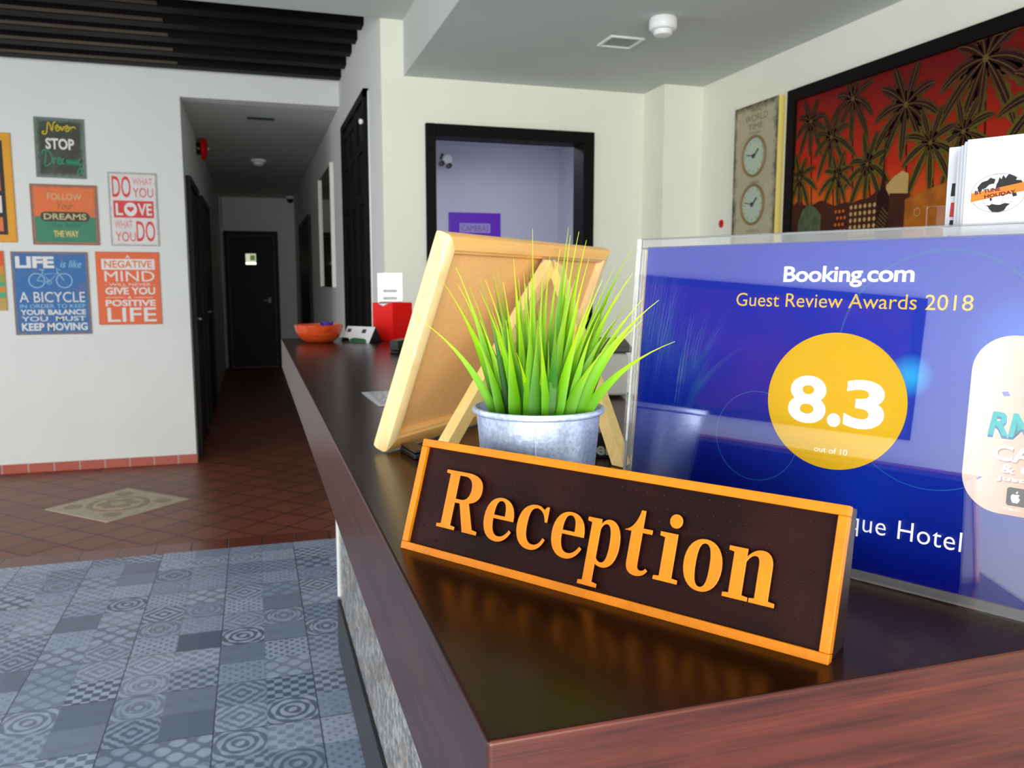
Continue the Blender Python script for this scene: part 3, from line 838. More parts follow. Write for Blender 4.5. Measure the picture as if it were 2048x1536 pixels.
def frame_bar(name, p0, p1, inward, mt):
    """rounded moulding running p0-p1 in the frame plane; mitred ends"""
    prof = [(0.0, 0.004), (0.0015, 0.001), (0.004, 0.0), (0.0155, 0.0), (0.0172, 0.0015), (0.0195, 0.0018), (FB, 0.0045), (FB, FT), (0.005, FT), (0.0012, FT - 0.003), (0.0, FT - 0.008)]
    b = MB(); b.M = FF
    d = Vector((p1[0] - p0[0], 0, p1[1] - p0[1])); d.normalize(); iv = Vector((inward[0], 0, inward[1]))
    A = Vector((p0[0], 0, p0[1])); B_ = Vector((p1[0], 0, p1[1]))
    n = len(prof)
    va = [A + iv * i + d * i + Vector((0, t, 0)) for i, t in prof]; vb = [B_ + iv * i - d * i + Vector((0, t, 0)) for i, t in prof]
    b.add([tuple(v) for v in va + vb], [(i, (i + 1) % n, n + (i + 1) % n, n + i) for i in range(n)] + [tuple(range(n))[::-1], tuple(range(n, 2 * n))])
    return b.build(name, mt, frm, True)


frame_bar('bottom_rail', (0, 0), (FW, 0), (0, 1), PINE)
frame_bar('top_rail', (0, FH), (FW, FH), (0, -1), PINE)
frame_bar('side_rail', (0, 0), (0, FH), (1, 0), PINE_V)
frame_bar('side_rail', (FW, 0), (FW, FH), (-1, 0), PINE_V)
b = MB(); b.M = FF; b.box((FB - 0.001, 0.009, FB - 0.001), (FW - FB + 0.001, 0.012, FH - FB + 0.001)); b.build('backing_board', HARD, frm)


def frame_legs():
    inv = (Matrix.Translation(FR_O) @ Matrix.Rotation(FR_A, 4, 'Z')).inverted()
    hp = FF @ Vector((0.2585, -0.006, 0.228))
    for fx, fy, du, lab in ((0.1885, 0.868, -0.010, 'left'), (0.3635, 0.7765, 0.012, 'right')):
        foot = inv @ Vector((fx, fy, CT + 0.0005)); top = hp + Vector((du, 0, 0))
        d = (top - foot); L = d.length; d.normalize()
        side = Vector((1, 0, 0)).cross(d).normalized(); a = d.cross(side).normalized()
        wv = a * 0.0105; tv = side * 0.0065
        b = MB()
        pts = []
        for c_, z_ in ((foot, 0), (top, 1)):
            for s1, s2 in ((-1, -1), (1, -1), (1, 1), (-1, 1)):
                q = c_ + wv * s1 + tv * s2
                if z_ == 0:   # cut the foot level with the counter
                    q = q + d * ((0.0005 - q.z) / d.z)
                pts.append(tuple(q))
        b.add(pts, [(0, 3, 2, 1), (4, 5, 6, 7), (0, 1, 5, 4), (1, 2, 6, 5), (2, 3, 7, 6), (3, 0, 4, 7)])
        b.build('prop_leg', wood('prop pine', rgb(246, 204, 124), rgb(255, 226, 158), 6, 0.45, stretch=(10, 10, 1.2)), frm, bevel=0.001)
    b = MB(); b.M = FF
    b.box((0.236, -0.0012, 0.214), (0.281, 0.0, 0.236)); b.tube([(0.236, -0.002, 0.222), (0.281, -0.002, 0.222)], 0.0022, 8)
    for x in (0.241, 0.258, 0.275): b.lathe([(0.0022, -0.0012), (0.0018, -0.0022), (0, -0.0024)], 8, 0, 'y', (x, 0, 0.230))
    b.build('hinge', STEEL, frm)


frame_legs()

# ------------------------------------------------------------------ potted artificial grass
POT = Vector((0.2035, 0.585, CT))
pot = thing('potted_grass', 'artificial green grass in a small galvanised bucket pot', 'plant', tuple(POT)); pot['kind'] = 'thing'
m, nt, p = nt_new('galvanised zinc'); g = G(nt)
v = g.obj(); a_ = g.noise(v, 320, 3, 0.6)
nt.links.new(g.mix(g.step(a_, 0.35, 0.65), rgb(178, 194, 226), rgb(214, 226, 250)), p.inputs['Base Color'])
p.inputs['Metallic'].default_value = 0.65; p.inputs['Roughness'].default_value = 0.42
nt.links.new(g.bump(g.noise(v, 260, 2), 0.35, 0.0006), p.inputs['Normal']); ZINC = m
RIMZ = 0.0965
b = MB()
prof = [(0.0345, 0.001), (0.0365, 0.0), (0.038, 0.002), (0.0395, 0.010), (0.0462, 0.085), (0.0468, RIMZ - 0.004)]
for k in range(9):
    t = PI * (0.5 + 1.0 - k / 8 * 2.0)
prof += [(0.0480, RIMZ - 0.0042), (0.0498, RIMZ - 0.0030), (0.0503, RIMZ - 0.001), (0.0495, RIMZ + 0.0008), (0.0478, RIMZ + 0.0010), (0.0463, RIMZ - 0.001)]
prof += [(0.0455, 0.085), (0.0385, 0.012), (0.0, 0.010)]
prof = [(0.0, 0.002)] + prof
b.lathe(prof, 72)
# soldered seam facing the front
va = math.atan2(-POT.y, -POT.x) - 0.05
sm = [((0.0395 + (0.0462 - 0.0395) * t) * math.cos(va), (0.0395 + (0.0462 - 0.0395) * t) * math.sin(va), 0.010 + 0.079 * t) for t in (0, 0.5, 1)]
b.tube(sm, 0.0009, 8)
pb = b.build('bucket', ZINC, pot, True); pb['label'] = 'grey galvanised bucket'
b = MB(); b.lathe([(0.0442, 0.072), (0.03, 0.075), (0.0, 0.076)], 32); b.build('soil', mat('dark moss', rgb(26, 30, 18), 0.9, var=0.4, vscale=200), pot, True)


def ray_dir(px, py):
    f_ = 1650.0
    M3 = cam.rotation_euler.to_matrix()
    return M3 @ Vector(((px - 1024) / f_, -(py - 768) / f_, -1))


def grass():
    m, nt, p = nt_new('plastic grass'); g = G(nt)
    at = g.n('ShaderNodeAttribute'); at.attribute_name = 'along'
    at2 = g.n('ShaderNodeAttribute'); at2.attribute_name = 'tone'
    f = g.m('POWER', at.outputs['Fac'], 1.15)
    base = g.mix(at2.outputs['Fac'], rgb(10, 62, 16), rgb(44, 122, 8))
    mid = g.mix(at2.outputs['Fac'], rgb(30, 104, 18), rgb(134, 198, 0))
    tip = g.mix(at2.outputs['Fac'], rgb(124, 166, 20), rgb(204, 214, 4))
    col = g.mix(g.step(f, 0.0, 0.5), base, mid); col = g.mix(g.step(f, 0.45, 1.0), col, tip)
    nt.links.new(col, p.inputs['Base Color']); p.inputs['Roughness'].default_value = 0.42; p.inputs['Specular IOR Level'].default_value = 0.25
    tr = g.n('ShaderNodeBsdfTranslucent'); nt.links.new(col, tr.inputs[0])
    mx = g.n('ShaderNodeMixShader'); mx.inputs[0].default_value = 0.16
    nt.links.new(p.outputs[0], mx.inputs[1]); nt.links.new(tr.outputs[0], mx.inputs[2])
    nt.links.new(mx.outputs[0], nt.nodes['Material Output'].inputs[0])
    verts = []; faces = []; along = []; tone = []
    cdir = Vector((-POT.x, -POT.y, 0)).normalized(); rdir = Vector((-cdir.y, cdir.x, 0))   # towards the viewer's stand, and to its right
    rr = random.Random(21)

    def blade(base, tip, wd, sag, tn, bow=None):
        base = Vector(base); tip = Vector(tip)
        up = Vector((0, 0, 1)); L = (tip - base).length
        lean = Vector((tip.x - base.x, tip.y - base.y, 0))
        ctrl = base + lean * 0.30 + Vector((0, 0, 1)) * (0.56 * (tip.z - base.z) + 0.16 * lean.length)
        if bow: ctrl += bow
        n = 12; o = len(verts)
        sv = None
        fac = (cdir + rdir * rr.uniform(-0.7, 0.7)).normalized()
        for i in range(n + 1):
            t = i / n
            q = base * (1 - t)**2 + ctrl * 2 * t * (1 - t) + tip * t * t
            tg = ((ctrl - base) * (1 - t) + (tip - ctrl) * t).normalized()
            sd = tg.cross(fac)
            sd = sd.normalized() if sd.length > 0.05 else rdir
            w_ = wd * 1.35 * (0.42 + 0.58 * math.sin(PI * min(1, 0.06 + t * 1.15))) * (1 - max(0, (t - 0.22) / 0.78)**0.9) ** 1.15 + 0.0003
            nn = sd.cross(tg).normalized()
            for k, s_ in enumerate((-1, 0, 1)):
                verts.append(q + sd * s_ * w_ / 2 + nn * (0.16 * w_ if s_ == 0 else 0)); along.append(t); tone.append(tn)
        for i in range(n):
            for k in range(2):
                a = o + i * 3 + k; faces.append((a, a + 1, a + 4, a + 3))

    zb = POT.z + 0.074
    # tips read off the plant's silhouette, fanned over the pot's depth: (x, y, depth offset, width, foot offset, tone)
    keys = [(1065, 458, 0.0, .0050, -0.1, .7), (1137, 455, -.004, .0080, .25, .25), (1141, 470, .012, .0052, .35, .75), (1158, 463, .008, .0050, .3, .75),
            (1173, 480, .016, .0058, .4, .9), (1266, 497, .022, .0080, .62, .35), (1266, 546, .006, .0062, .6, .9), (1318, 600, -.030, .0082, .62, .9),
            (1286, 598, -.020, .0078, .7, .95), (1350, 683, -.040, .0064, .82, .9), (885, 563, .004, .0064, -.75, .9), (916, 570, .018, .0070, -.7, .8),
            (836, 637, -.010, .0050, -.72, .9), (922, 606, .012, .0040, -.8, .3), (996, 545, .020, .0050, -.45, .1), (1006, 563, .008, .0058, -.4, .9),
            (1027, 517, .018, .0052, -.35, .9), (983, 620, -.018, .0078, -.35, .7), (1055, 514, .024, .0044, -.2, .1), (1178, 518, .004, .0056, .4, .95),
            (1190, 574, .015, .0056, .55, .8), (1244, 584, .02, .0054, .6, .6), (1262, 604, .028, .0060, .7, .3), (1248, 640, .03, .0056, .6, .5),
            (1120, 500, .02, .0046, .1, .8), (1100, 512, -.008, .0062, .0, .6), (1031, 560, -.012, .0070, -.25, .8), (1085, 560, -.02, .0080, -.05, .4),
            (1062, 600, -.028, .0072, -.2, .85), (1150, 560, -.022, .0078, .2, .5), (1182, 600, -.03, .0072, .3, .95), (1012, 640, -.03, .0080, -.45, .6),
            (960, 640, .0, .0070, -.6, .9), (1230, 640, -.025, .0078, .5, .3), (1130, 620, -.034, .0076, .15, .2), (1205, 560, -.006, .0058, .42, .9),
            (1048, 545, .0, .0064, -.2, .5), (1160, 520, .02, .0052, .3, .2), (944, 655, -.02, .0058, -.68, .5), (1285, 640, -.03, .0066, .72, .9),
            (1075, 640, -.036, .0080, -.08, .25), (1218, 690, -.036, .0078, .45, .6), (1004, 600, .02, .0056, -.45, .25), (1262, 555, .03, .0050, .55, .6)]
    dist0 = (POT - Vector((0, 0, CT))).to_2d().length
    for x, y, dz, wd, fo, tn in keys:
        d = ray_dir(x, y); t = (dist0 + dz) / d.to_2d().length
        tip = Vector((0, 0, CAM_Z)) + d * t
        off = rdir * fo * 0.036 - cdir * max(-0.034, min(0.034, dz * 1.1)) * (1 - abs(fo) * 0.4)
        if off.length > 0.031: off *= 0.031 / off.length
        base = POT + off; base.z = zb
        out = abs(tip.x - base.x) + abs(tip.y - base.y)
        blade(base - POT, tip - POT, wd * 1.06, 0.06 + 0.9 * out * 0.9, tn)
    # fill of shorter blades
    for i in range(46):
        a = rr.uniform(0, 2 * PI); r = 0.031 * math.sqrt(rr.random())
        base = Vector((r * math.cos(a), r * math.sin(a), 0.074))
        h = rr.uniform(0.06, 0.128); s_ = rr.uniform(0.2, 1.0) * 0.9
        tip = base + Vector((math.cos(a) * s_ * 0.045 + rr.uniform(-.008, .008), math.sin(a) * s_ * 0.032 + rr.uniform(-.008, .008), h))
        blade(base, tip, rr.uniform(0.004, 0.0072), 0.08, rr.choice((0, .1, .2, .4, .7)))
    me = bpy.data.meshes.new('grass_blades'); me.from_pydata([tuple(v) for v in verts], [], faces)
    A = me.attributes.new('along', 'FLOAT', 'POINT'); B_ = me.attributes.new('tone', 'FLOAT', 'POINT')
    A.data.foreach_set('value', along); B_.data.foreach_set('value', tone)
    for q in me.polygons: q.use_smooth = True
    me.materials.append(m)
    o = bpy.data.objects.new('grass_blades', me); COL.objects.link(o); o.parent = pot
    o['label'] = 'long narrow green blades with lime tips'


grass()

# ------------------------------------------------------------------ small things round the frame
bc = thing('small_case', 'small black case under the lower left corner of the wooden frame', 'case', (0.1640, 0.8950, CT), math.radians(8))
b = MB(); b.box((-0.0085, -0.030, 0), (0.010, 0.022, 0.006)); b.build('case_body', BLACK, bc, bevel=0.0015)
b = MB(); b.box((-0.008, -0.0295, 0.0063), (0.0095, 0.0215, 0.0095)); b.build('case_lid', BLACK, bc, bevel=0.0015)

bb = thing('lettered_box', 'black box with pale letters er behind the galvanised pot', 'box', (0.3475, 0.8165, CT), -math.radians(22))
b = MB(); b.box((-0.034, 0, 0), (0.024, 0.03, 0.028)); b.build('box_body', BLACK, bb, bevel=0.001)
b = MB(); b.text('er', 0.0035, 0.0215, 0.0035, 0.0135, -0.0004, 0, 0.03); b.build('lettering', mat('pale grey print', rgb(176, 172, 160), 0.5), bb, fix=False)

pt = thing('desk_device', 'light grey desk device with dark lid beyond the wooden frame', 'device', (0.545, 1.30, CT), -math.radians(20))
b = MB(); b.box((-0.07, -0.05, 0.004), (0.06, 0.08, 0.075)); b.build('casing', mat('grey casing', rgb(170, 168, 164), 0.5), pt, bevel=0.005)
b = MB(); b.prism([(-0.056, 0.076), (0.086, 0.083), (0.086, 0.092), (-0.056, 0.086)], -0.076, 0.066, 'x'); b.build('lid', mat('charcoal plastic', rgb(50, 48, 46), 0.5), pt, bevel=0.002)
b = MB(); b.box((-0.045, -0.0515, 0.04), (-0.03, -0.049, 0.056)); b.build('button', BLACK, pt)

# ------------------------------------------------------------------ far end of the counter
bowl = thing('candy_bowl', 'orange red wooden bowl at the far end of counter', 'bowl', (0.1985, 2.715, CT))
b = MB()
b.lathe([(0.0, 0.0), (0.040, 0.0), (0.046, 0.003), (0.062, 0.015), (0.072, 0.034), (0.0775, 0.056), (0.0745, 0.0565), (0.069, 0.036), (0.059, 0.018), (0.038, 0.008), (0.0, 0.007)], 48)
b.build('bowl_body', wood('orange stained wood', rgb(176, 44, 14), rgb(216, 88, 36), 8, 0.35, coat=0.2), bowl, True)


def sweet(name, label, x, y, z, col, ang):
    o = thing(name, label, 'sweet', (x, y, z), ang, 'wrapped sweets in the orange bowl')
    b = MB(); b.lathe([(0, -0.012), (0.006, -0.011), (0.009, -0.004), (0.009, 0.004), (0.006, 0.011), (0, 0.012)], 12, 0, 'x'); b.build('candy', col, o, True)
    for s_ in (-1, 1):
        b = MB()
        n = 7
        vs = [(s_ * 0.0115, 0, 0)] + [(s_ * (0.021 + 0.002 * (k % 2)), 0.003 * (k % 2) - 0.0015, -0.010 + 0.020 * k / (n - 1)) for k in range(n)]
        b.add(vs + [(a, c + 0.0008, e) for a, c, e in vs], [(0, k, k + 1) for k in range(1, n)] + [(n + 1, n + 2 + k, n + 1 + k) for k in range(1, n)] + [(k, k + 1, n + 2 + k, n + 1 + k) for k in range(1, n)])
        b.build('wrapper_twist', col, o)


foil = mat('violet foil', rgb(70, 50, 190), 0.3, 0.3, var=0.4, vscale=200)
sweet('wrapped_sweet', 'violet blue wrapped sweet topmost in the orange bowl', 0.222, 2.70, CT + 0.058, foil, 0.4)
sweet('wrapped_sweet', 'violet wrapped sweet lower down against side of the orange bowl', 0.203, 2.725, CT + 0.042, mat('lilac foil', rgb(120, 90, 210), 0.3, 0.3), -0.6)
sweet('wrapped_sweet', 'pink wrapped sweet lying near middle of the orange bowl', 0.180, 2.705, CT + 0.036, mat('pink foil', rgb(214, 120, 170), 0.3, 0.3), 1.2)


def tent_card():
    t = thing('tent_card', 'white folded tent card with black base beside the orange bowl', 'tent card', (0.330, 2.691, CT), -math.radians(50.9))
    hw = 0.0605; dep = 0.031; hh = 0.049
    white = mat('card white', rgb(226, 226, 228), 0.5)
    b = MB(); b.prism([(-dep, 0), (-dep + 0.002, 0), (0.001, hh - 0.002), (0.0, hh)], -hw, hw, 'x', 0)
    n = Matrix.Translation((0, -dep, 0)) @ Matrix.Rotation(-math.atan2(dep, hh), 4, 'X')
    b.M = n
    b.flat([(-0.052, 0.036), (-0.036, 0.036), (-0.036, 0.048), (-0.052, 0.048)], -0.0004, 1)
    b.flat([(0.012, 0.034), (0.030, 0.034), (0.030, 0.048), (0.012, 0.048)], -0.0004, 1)
    b.flat([(-hw, 0), (-0.022, 0), (-0.028, 0.010), (-0.036, 0.014), (-hw, 0.016)], -0.0005, 2)
    b.flat([(-0.022, 0), (0.050, 0), (0.046, 0.009), (0.036, 0.014), (-0.010, 0.016), (-0.026, 0.012)], -0.0004, 3)
    b.build('front_panel', [white, mat('dark print', rgb(52, 52, 54), 0.6), BLACK, mat('green print', rgb(44, 92, 62), 0.6)], t, fix=False)
    b = MB(); b.prism([(0.001, hh - 0.002), (0.002, hh), (dep + 0.001, 0), (dep - 0.001, 0)], -hw, hw, 'x', 0); b.build('back_panel', BLACK, t)
    b = MB(); b.prism([(-dep + 0.003, 0.001), (dep - 0.002, 0.001), (0.001, hh - 0.004)], -hw + 0.002, hw - 0.001, 'x', 0); b.build('base', BLACK, t)


tent_card()


def red_box():
    r = thing('red_box', 'open red plastic box at far end of counter', 'box', (0.4425, 2.757, CT), math.radians(36))
    w2, h, t = 0.0465, 0.124, 0.004
    b = MB()
    b.box((-w2, -w2, 0), (w2, w2, t))
    # left-hand wall with a dipped top edge
    b.prism([(-w2, t), (w2, t), (w2, h), (w2 * 0.5, h - 0.003), (0, h - 0.012), (-w2 * 0.5, h - 0.003), (-w2, h)], -w2, -w2 + t, 'x')
    b.box((w2 - t, -w2, t), (w2, w2, h)); b.box((-w2 + t, -w2, t), (w2 - t, -w2 + t, h)); b.box((-w2 + t, w2 - t, t), (w2 - t, w2, h))
    b.build('box_shell', RED, r, bevel=0.001)
    b = MB(); b.box((-w2 + 0.0055, -w2 + 0.006, 0.005), (w2 - 0.006, w2 - 0.006, h - 0.003)); b.build('paper_stack', PAPER, r)


red_box()
st = thing('stapler', 'black stapler lying between red box and wooden frame', 'stapler', (0.405, 2.255, CT), math.radians(42))
b = MB(); b.box((-0.065, -0.016, 0), (0.065, 0.016, 0.006)); b.build('stapler_base', BLACK, st, bevel=0.003)
b = MB(); b.prism([(-0.064, 0.0065), (0.055, 0.016), (0.06, 0.036), (-0.02, 0.038), (-0.066, 0.034)], -0.015, 0.015, 'y'); b.box((0.045, -0.012, 0.0062), (0.062, 0.012, 0.018)); b.build('stapler_arm', BLACK, st, bevel=0.004)


def pen(label, loc, ang, col, L=0.14):
    o = thing('ballpoint_pen', label, 'pen', loc, ang, 'pens by the stapler')
    b = MB(); b.lathe([(0.0045, 0.0), (0.0052, 0.002), (0.0052, L * 0.78), (0.004, L * 0.8)], 12, 0, 'x', (0, 0, 0.0052)); b.build('barrel', col, o, True)
    b = MB(); b.lathe([(0.0040, L * 0.8), (0.0012, L * 0.97), (0.0, L)], 12, 0, 'x', (0, 0, 0.0052)); b.build('tip', STEEL, o, True)
    b = MB(); b.lathe([(0.0, -0.008), (0.003, -0.007), (0.003, 0.0)], 10, 0, 'x', (0, 0, 0.0052)); b.box((0.0, -0.0015, 0.0104), (0.035, 0.0015, 0.0118)); b.build('clip', mat('pale clip', rgb(200, 205, 200), 0.3, 0.5), o)


pen('blue barrelled pen lying beside the black stapler', (0.385, 2.20, CT), math.radians(10), mat('blue barrel', rgb(50, 60, 170), 0.3))
pen('pale grey barrelled pen nearest the wooden frame', (0.378, 2.12, CT), math.radians(14), mat('grey barrel', rgb(176, 176, 190), 0.3))

# clear stand with a price list behind the red box
ls = thing('list_stand', 'clear stand holding a printed white list behind the red box', 'list stand', (0.452, 2.86, CT), -math.radians(14))
b = MB(); b.box((-0.042, -0.002, 0.004), (0.042, -0.0008, 0.222)); b.box((-0.042, 0.0008, 0.004), (0.042, 0.002, 0.222)); b.build('sheet_holder', PLEXI, ls)
b = MB(); b.box((-0.042, -0.03, 0), (0.042, 0.03, 0.004)); b.build('foot', PLEXI, ls)
b = MB(); b.box((-0.036, -0.0004, 0.006), (0.034, 0.0004, 0.210), 0)
for z in (0.156, 0.131, 0.082):
    b.flat([(-0.024, z), (0.024, z), (0.024, z + 0.010), (-0.024, z + 0.010)], -0.0008, 1)
    for q in range(2): b.flat([(-0.02, z - 0.010 - 0.008 * q), (0.016, z - 0.010 - 0.008 * q), (0.016, z - 0.008 - 0.008 * q), (-0.02, z - 0.008 - 0.008 * q)], -0.0006, 2)
b.ring(0.0, 0.186, 0.016, 0.002, -0.0006, 2, 24, 0.2, PI + 0.4)
o = b.build('price_list', [PAPER, INK, mat('print pale grey', rgb(188, 188, 194), 0.6)], None, fix=False)
o.location = ls.location; o.rotation_euler = ls.rotation_euler
tag(o, 'white printed list with black bars inside the clear stand', 'list')

# sheet of paper on the counter
b = MB(); b.M = Matrix.Identity(4)
q = [(0.1733, 1.4300), (0.1787, 1.262), (0.262, 1.262), (0.262, 1.436)]
b.prism(q, CT + 0.0003, CT + 0.0014, 'z', 0)
rr = random.Random(5)
for i in range(9):
    y = 1.418 - i * 0.017
    x = 0.184
    while x < 0.252:
        l = rr.uniform(0.006, 0.014); b.add([(x, y, CT + 0.0016), (x + l, y, CT + 0.0016), (x + l, y + 0.004, CT + 0.0016), (x, y + 0.004, CT + 0.0016)], [(0, 1, 2, 3)], 1); x += l + 0.004
o = b.build('paper_note', [mat('laminated paper', rgb(205, 206, 214), 0.3), mat('faint type', rgb(120, 122, 138), 0.6)], None, fix=False)
tag(o, 'laminated printed sheet lying on counter beside the wooden frame', 'paper')


# ------------------------------------------------------------------ tin signs on the poster wall
def tin(name, label, x0, x1, z0, z1, face, border, draw, mats, bw=0.012, tilt=0.0, patch=0.0, pc=None):
    cx, cz = (x0 + x1) / 2, (z0 + z1) / 2; hw, hh = (x1 - x0) / 2, (z1 - z0) / 2
    b = MB(); b.box((-hw, -0.003, -hh), (hw, 0.0, hh), 0)
    if draw: draw(b, hw, hh)
    fm = edge_worn('tin paint ' + name + label[:6], face, border, hw, hh, bw, patch, pc)
    o = b.build(name, [fm] + mats, None, fix=False)
    o.location = (cx, YL - 0.004, cz); o.rotation_euler = (0, tilt, 0)
    tag(o, label, 'wall sign', 'tin slogan signs on the white wall')
    return o


TW = mat('sign white', rgb(232, 230, 224), 0.6); TY = mat('sign yellow', rgb(226, 196, 20), 0.6); TG = mat('sign green', rgb(24, 150, 112), 0.6)
TB = mat('sign blackish', rgb(34, 30, 22), 0.6); TO = mat('sign orange', rgb(234, 120, 56), 0.6); TR = mat('sign red', rgb(222, 62, 58), 0.6); TC = mat('sign cream', rgb(206, 186, 120), 0.6)
TLB = mat('sign light blue', rgb(150, 200, 226), 0.6); TPK = mat('sign pink', rgb(226, 150, 146), 0.6)
F1 = -0.0034; F2 = -0.0038; F3 = -0.0042


def script_word(b, pts, x0, x1, z0, z1, wd, mi):
    """hand-lettered word as a ribbon through unit points, None lifts the brush"""
    run = []
    def flush():
        if len(run) > 1:
            sm = []
            for i in range(len(run) - 1):
                p0 = run[max(i - 1, 0)]; p1 = run[i]; p2 = run[i + 1]; p3 = run[min(i + 2, len(run) - 1)]
                for k in range(6):
                    t = k / 6
                    sm.append(tuple(0.5 * (2 * p1[a] + (p2[a] - p0[a]) * t + (2 * p0[a] - 5 * p1[a] + 4 * p2[a] - p3[a]) * t * t + (3 * p1[a] - p0[a] - 3 * p2[a] + p3[a]) * t**3) for a in (0, 1)))
            sm.append(run[-1])
            b.stroke([(x0 + a * (x1 - x0), z0 + c * (z1 - z0)) for a, c in sm], wd, F1, mi)
    for p in pts:
        if p is None: flush(); run.clear()
        else: run.append(p)
    flush()


NEVER = [(.08, .28), (.02, .2), (.06, .05), (.14, .15), (.17, .55), (.2, .95), (.26, .75), (.30, .35), (.33, .55), (.36, .95), (.42, 1.0), None,
         (.40, .5), (.5, .65), (.47, .8), (.41, .6), (.45, .35), (.52, .45), (.56, .7), (.6, .4), (.66, .7), (.69, .5), (.78, .65), (.75, .8), (.69, .6), (.73, .35), (.8, .45), (.84, .7), (.86, .4), (.87, .6), (.94, .72), (1, .6)]
DREAMING = [(.1, .95), (.08, .55), (.04, .35), (.0, .45), (.1, .3), (.25, .55), (.2, .9), (.05, 1.0), (.0, .8), None,
            (.28, .4), (.3, .65), (.36, .65), None, (.38, .5), (.46, .6), (.42, .7), (.38, .5), (.43, .38), (.48, .5), None, (.56, .65), (.5, .6), (.5, .42), (.56, .45), (.57, .65), (.58, .4), (.62, .62), (.65, .4), (.68, .62), (.71, .4), (.74, .6), (.76, .4), (.79, .62), (.81, .4), (.84, .62), (.86, .4), None,
            (.97, .65), (.9, .62), (.9, .42), (.96, .45), (.98, .68), (.96, .1), (.88, .0), (.88, .15), (1.0, .4)]


def d_never(b, hw, hh):
    script_word(b, NEVER, -0.105, 0.098, 0.080, 0.165, 0.0065, 1)
    b.text('STOP', -0.085, 0.085, -0.010, 0.062, F1, 2, 0.03)
    script_word(b, DREAMING, -0.110, 0.130, -0.165, -0.015, 0.0065, 3)


tin('tin_sign', 'dark green tin sign reading Never Stop Dreaming', -1.333, -1.034, 1.979, 2.367, rgb(52, 54, 34), rgb(104, 122, 112), d_never, [TY, TW, TG], 0.022, 0.012)


def d_dreams(b, hw, hh):
    b.flat([(-hw + .018, -hh + .018), (hw - .018, -hh + .018), (hw - .018, -0.012), (-hw + .018, -0.012)], F1, 1)
    pl = [(-0.150, -0.012), (-0.140, 0.012), (-0.120, 0.020), (0.120, 0.020), (0.140, 0.012), (0.150, -0.012), (0.140, -0.036), (0.120, -0.044), (-0.120, -0.044), (-0.140, -0.036)]
    b.flat(pl, F2, 2)
    b.text('DREAMS', -0.128, 0.128, -0.032, 0.008, F3, 3, 0.02)
    b.text('FOLLOW', -0.100, 0.105, 0.098, 0.140, F1, 3, 0.0)
    b.text('Your', -0.045, 0.055, 0.036, 0.082, F1, 5, 0.0, 0.3)
    b.text('they know', -0.085, 0.090, -0.086, -0.052, F2, 6, 0.0, 0.3)
    b.text('THE WAY', -0.075, 0.075, -0.146, -0.104, F2, 4, 0.03)


tin('tin_sign', 'orange and green tin sign reading Follow Your Dreams They Know The Way', -1.381, -0.978, 1.540, 1.937, rgb(232, 112, 46), rgb(142, 100, 82), d_dreams,
    [mat('sign sea green', rgb(56, 132, 100), 0.6), mat('sign olive dark', rgb(58, 58, 40), 0.6), mat('sign tan', rgb(206, 190, 140), 0.6), mat('sign straw', rgb(226, 200, 110), 0.6), mat('sign brown', rgb(150, 84, 44), 0.6), mat('sign deep green', rgb(40, 92, 74), 0.6)], 0.018)


def d_love(b, hw, hh):
    b.text('DO', -0.128, -0.012, 0.078, 0.222, F1, 1, 0.01)
    b.text('WHAT', 0.0, 0.125, 0.165, 0.210, F1, 2, 0.02)
    b.text('YOU', 0.0, 0.128, 0.082, 0.145, F1, 1, 0.0)
    b.flat([(-0.126, -0.056), (0.126, -0.056), (0.126, 0.058), (-0.126, 0.058)], F1, 1)
    b.text('L', -0.112, -0.068, -0.040, 0.040, F2, 3, 0.02)
    b.disc(-0.020, 0.0, 0.040, 0.046, F2, 3)
    ht = [(math.sin(t)**3, (13 * math.cos(t) - 5 * math.cos(2 * t) - 2 * math.cos(3 * t) - math.cos(4 * t)) / 16) for t in [k * PI / 12 for k in range(24)]]
    b.flat([(-0.020 + 0.022 * a, 0.002 + 0.022 * c) for a, c in ht], F3, 1)
    b.text('VE', 0.026, 0.114, -0.040, 0.040, F2, 3, 0.02)
    b.text('WHAT', -0.125, -0.012, -0.128, -0.075, F1, 2, 0.02)
    b.text('YOU', -0.122, 0.004, -0.216, -0.152, F1, 1, 0.0)
    b.text('DO', 0.010, 0.128, -0.216, -0.076, F1, 1, 0.01)


tin('tin_sign', 'tall white tin sign with red lettering and heart, Do What You Love', -0.908, -0.604, 1.539, 2.031, rgb(226, 222, 218), rgb(168, 166, 158), d_love, [TR, TPK, TW], 0.010)


def d_life(b, hw, hh):
    b.text('LIFE', -0.205, 0.025, 0.168, 0.245, F1, 1, 0.045)
    b.text('is like', 0.060, 0.190, 0.172, 0.220, F1, 2, 0.0, 0.35)
    # bicycle drawing
    for cx in (-0.085, 0.080): b.ring(cx, 0.085, 0.047, 0.006, F1, 2, 36)
    for pts in ([(-0.085, 0.085), (-0.012, 0.075), (0.040, 0.135), (-0.040, 0.128), (-0.012, 0.075)], [(-0.085, 0.085), (-0.045, 0.140), (-0.050, 0.158)], [(0.080, 0.085), (0.042, 0.140), (0.036, 0.168), (0.060, 0.155)], [(-0.070, 0.160), (-0.034, 0.156)]):
        b.stroke(pts, 0.005, F1, 2)
    b.ring(-0.012, 0.075, 0.014, 0.004, F1, 2, 20)
    b.text('A BICYCLE', -0.195, 0.200, -0.060, 0.010, F1, 1, 0.0)
    b.text('IN ORDER TO KEEP', -0.195, 0.200, -0.098, -0.072, F1, 2, 0.0)
    b.text('YOUR BALANCE', -0.195, 0.200, -0.144, -0.108, F1, 1, 0.03)
    b.text('YOU  MUST', -0.190, 0.198, -0.186, -0.154, F1, 1, 0.01)
    b.text('KEEP MOVING', -0.192, 0.205, -0.250, -0.198, F1, 1, 0.03)


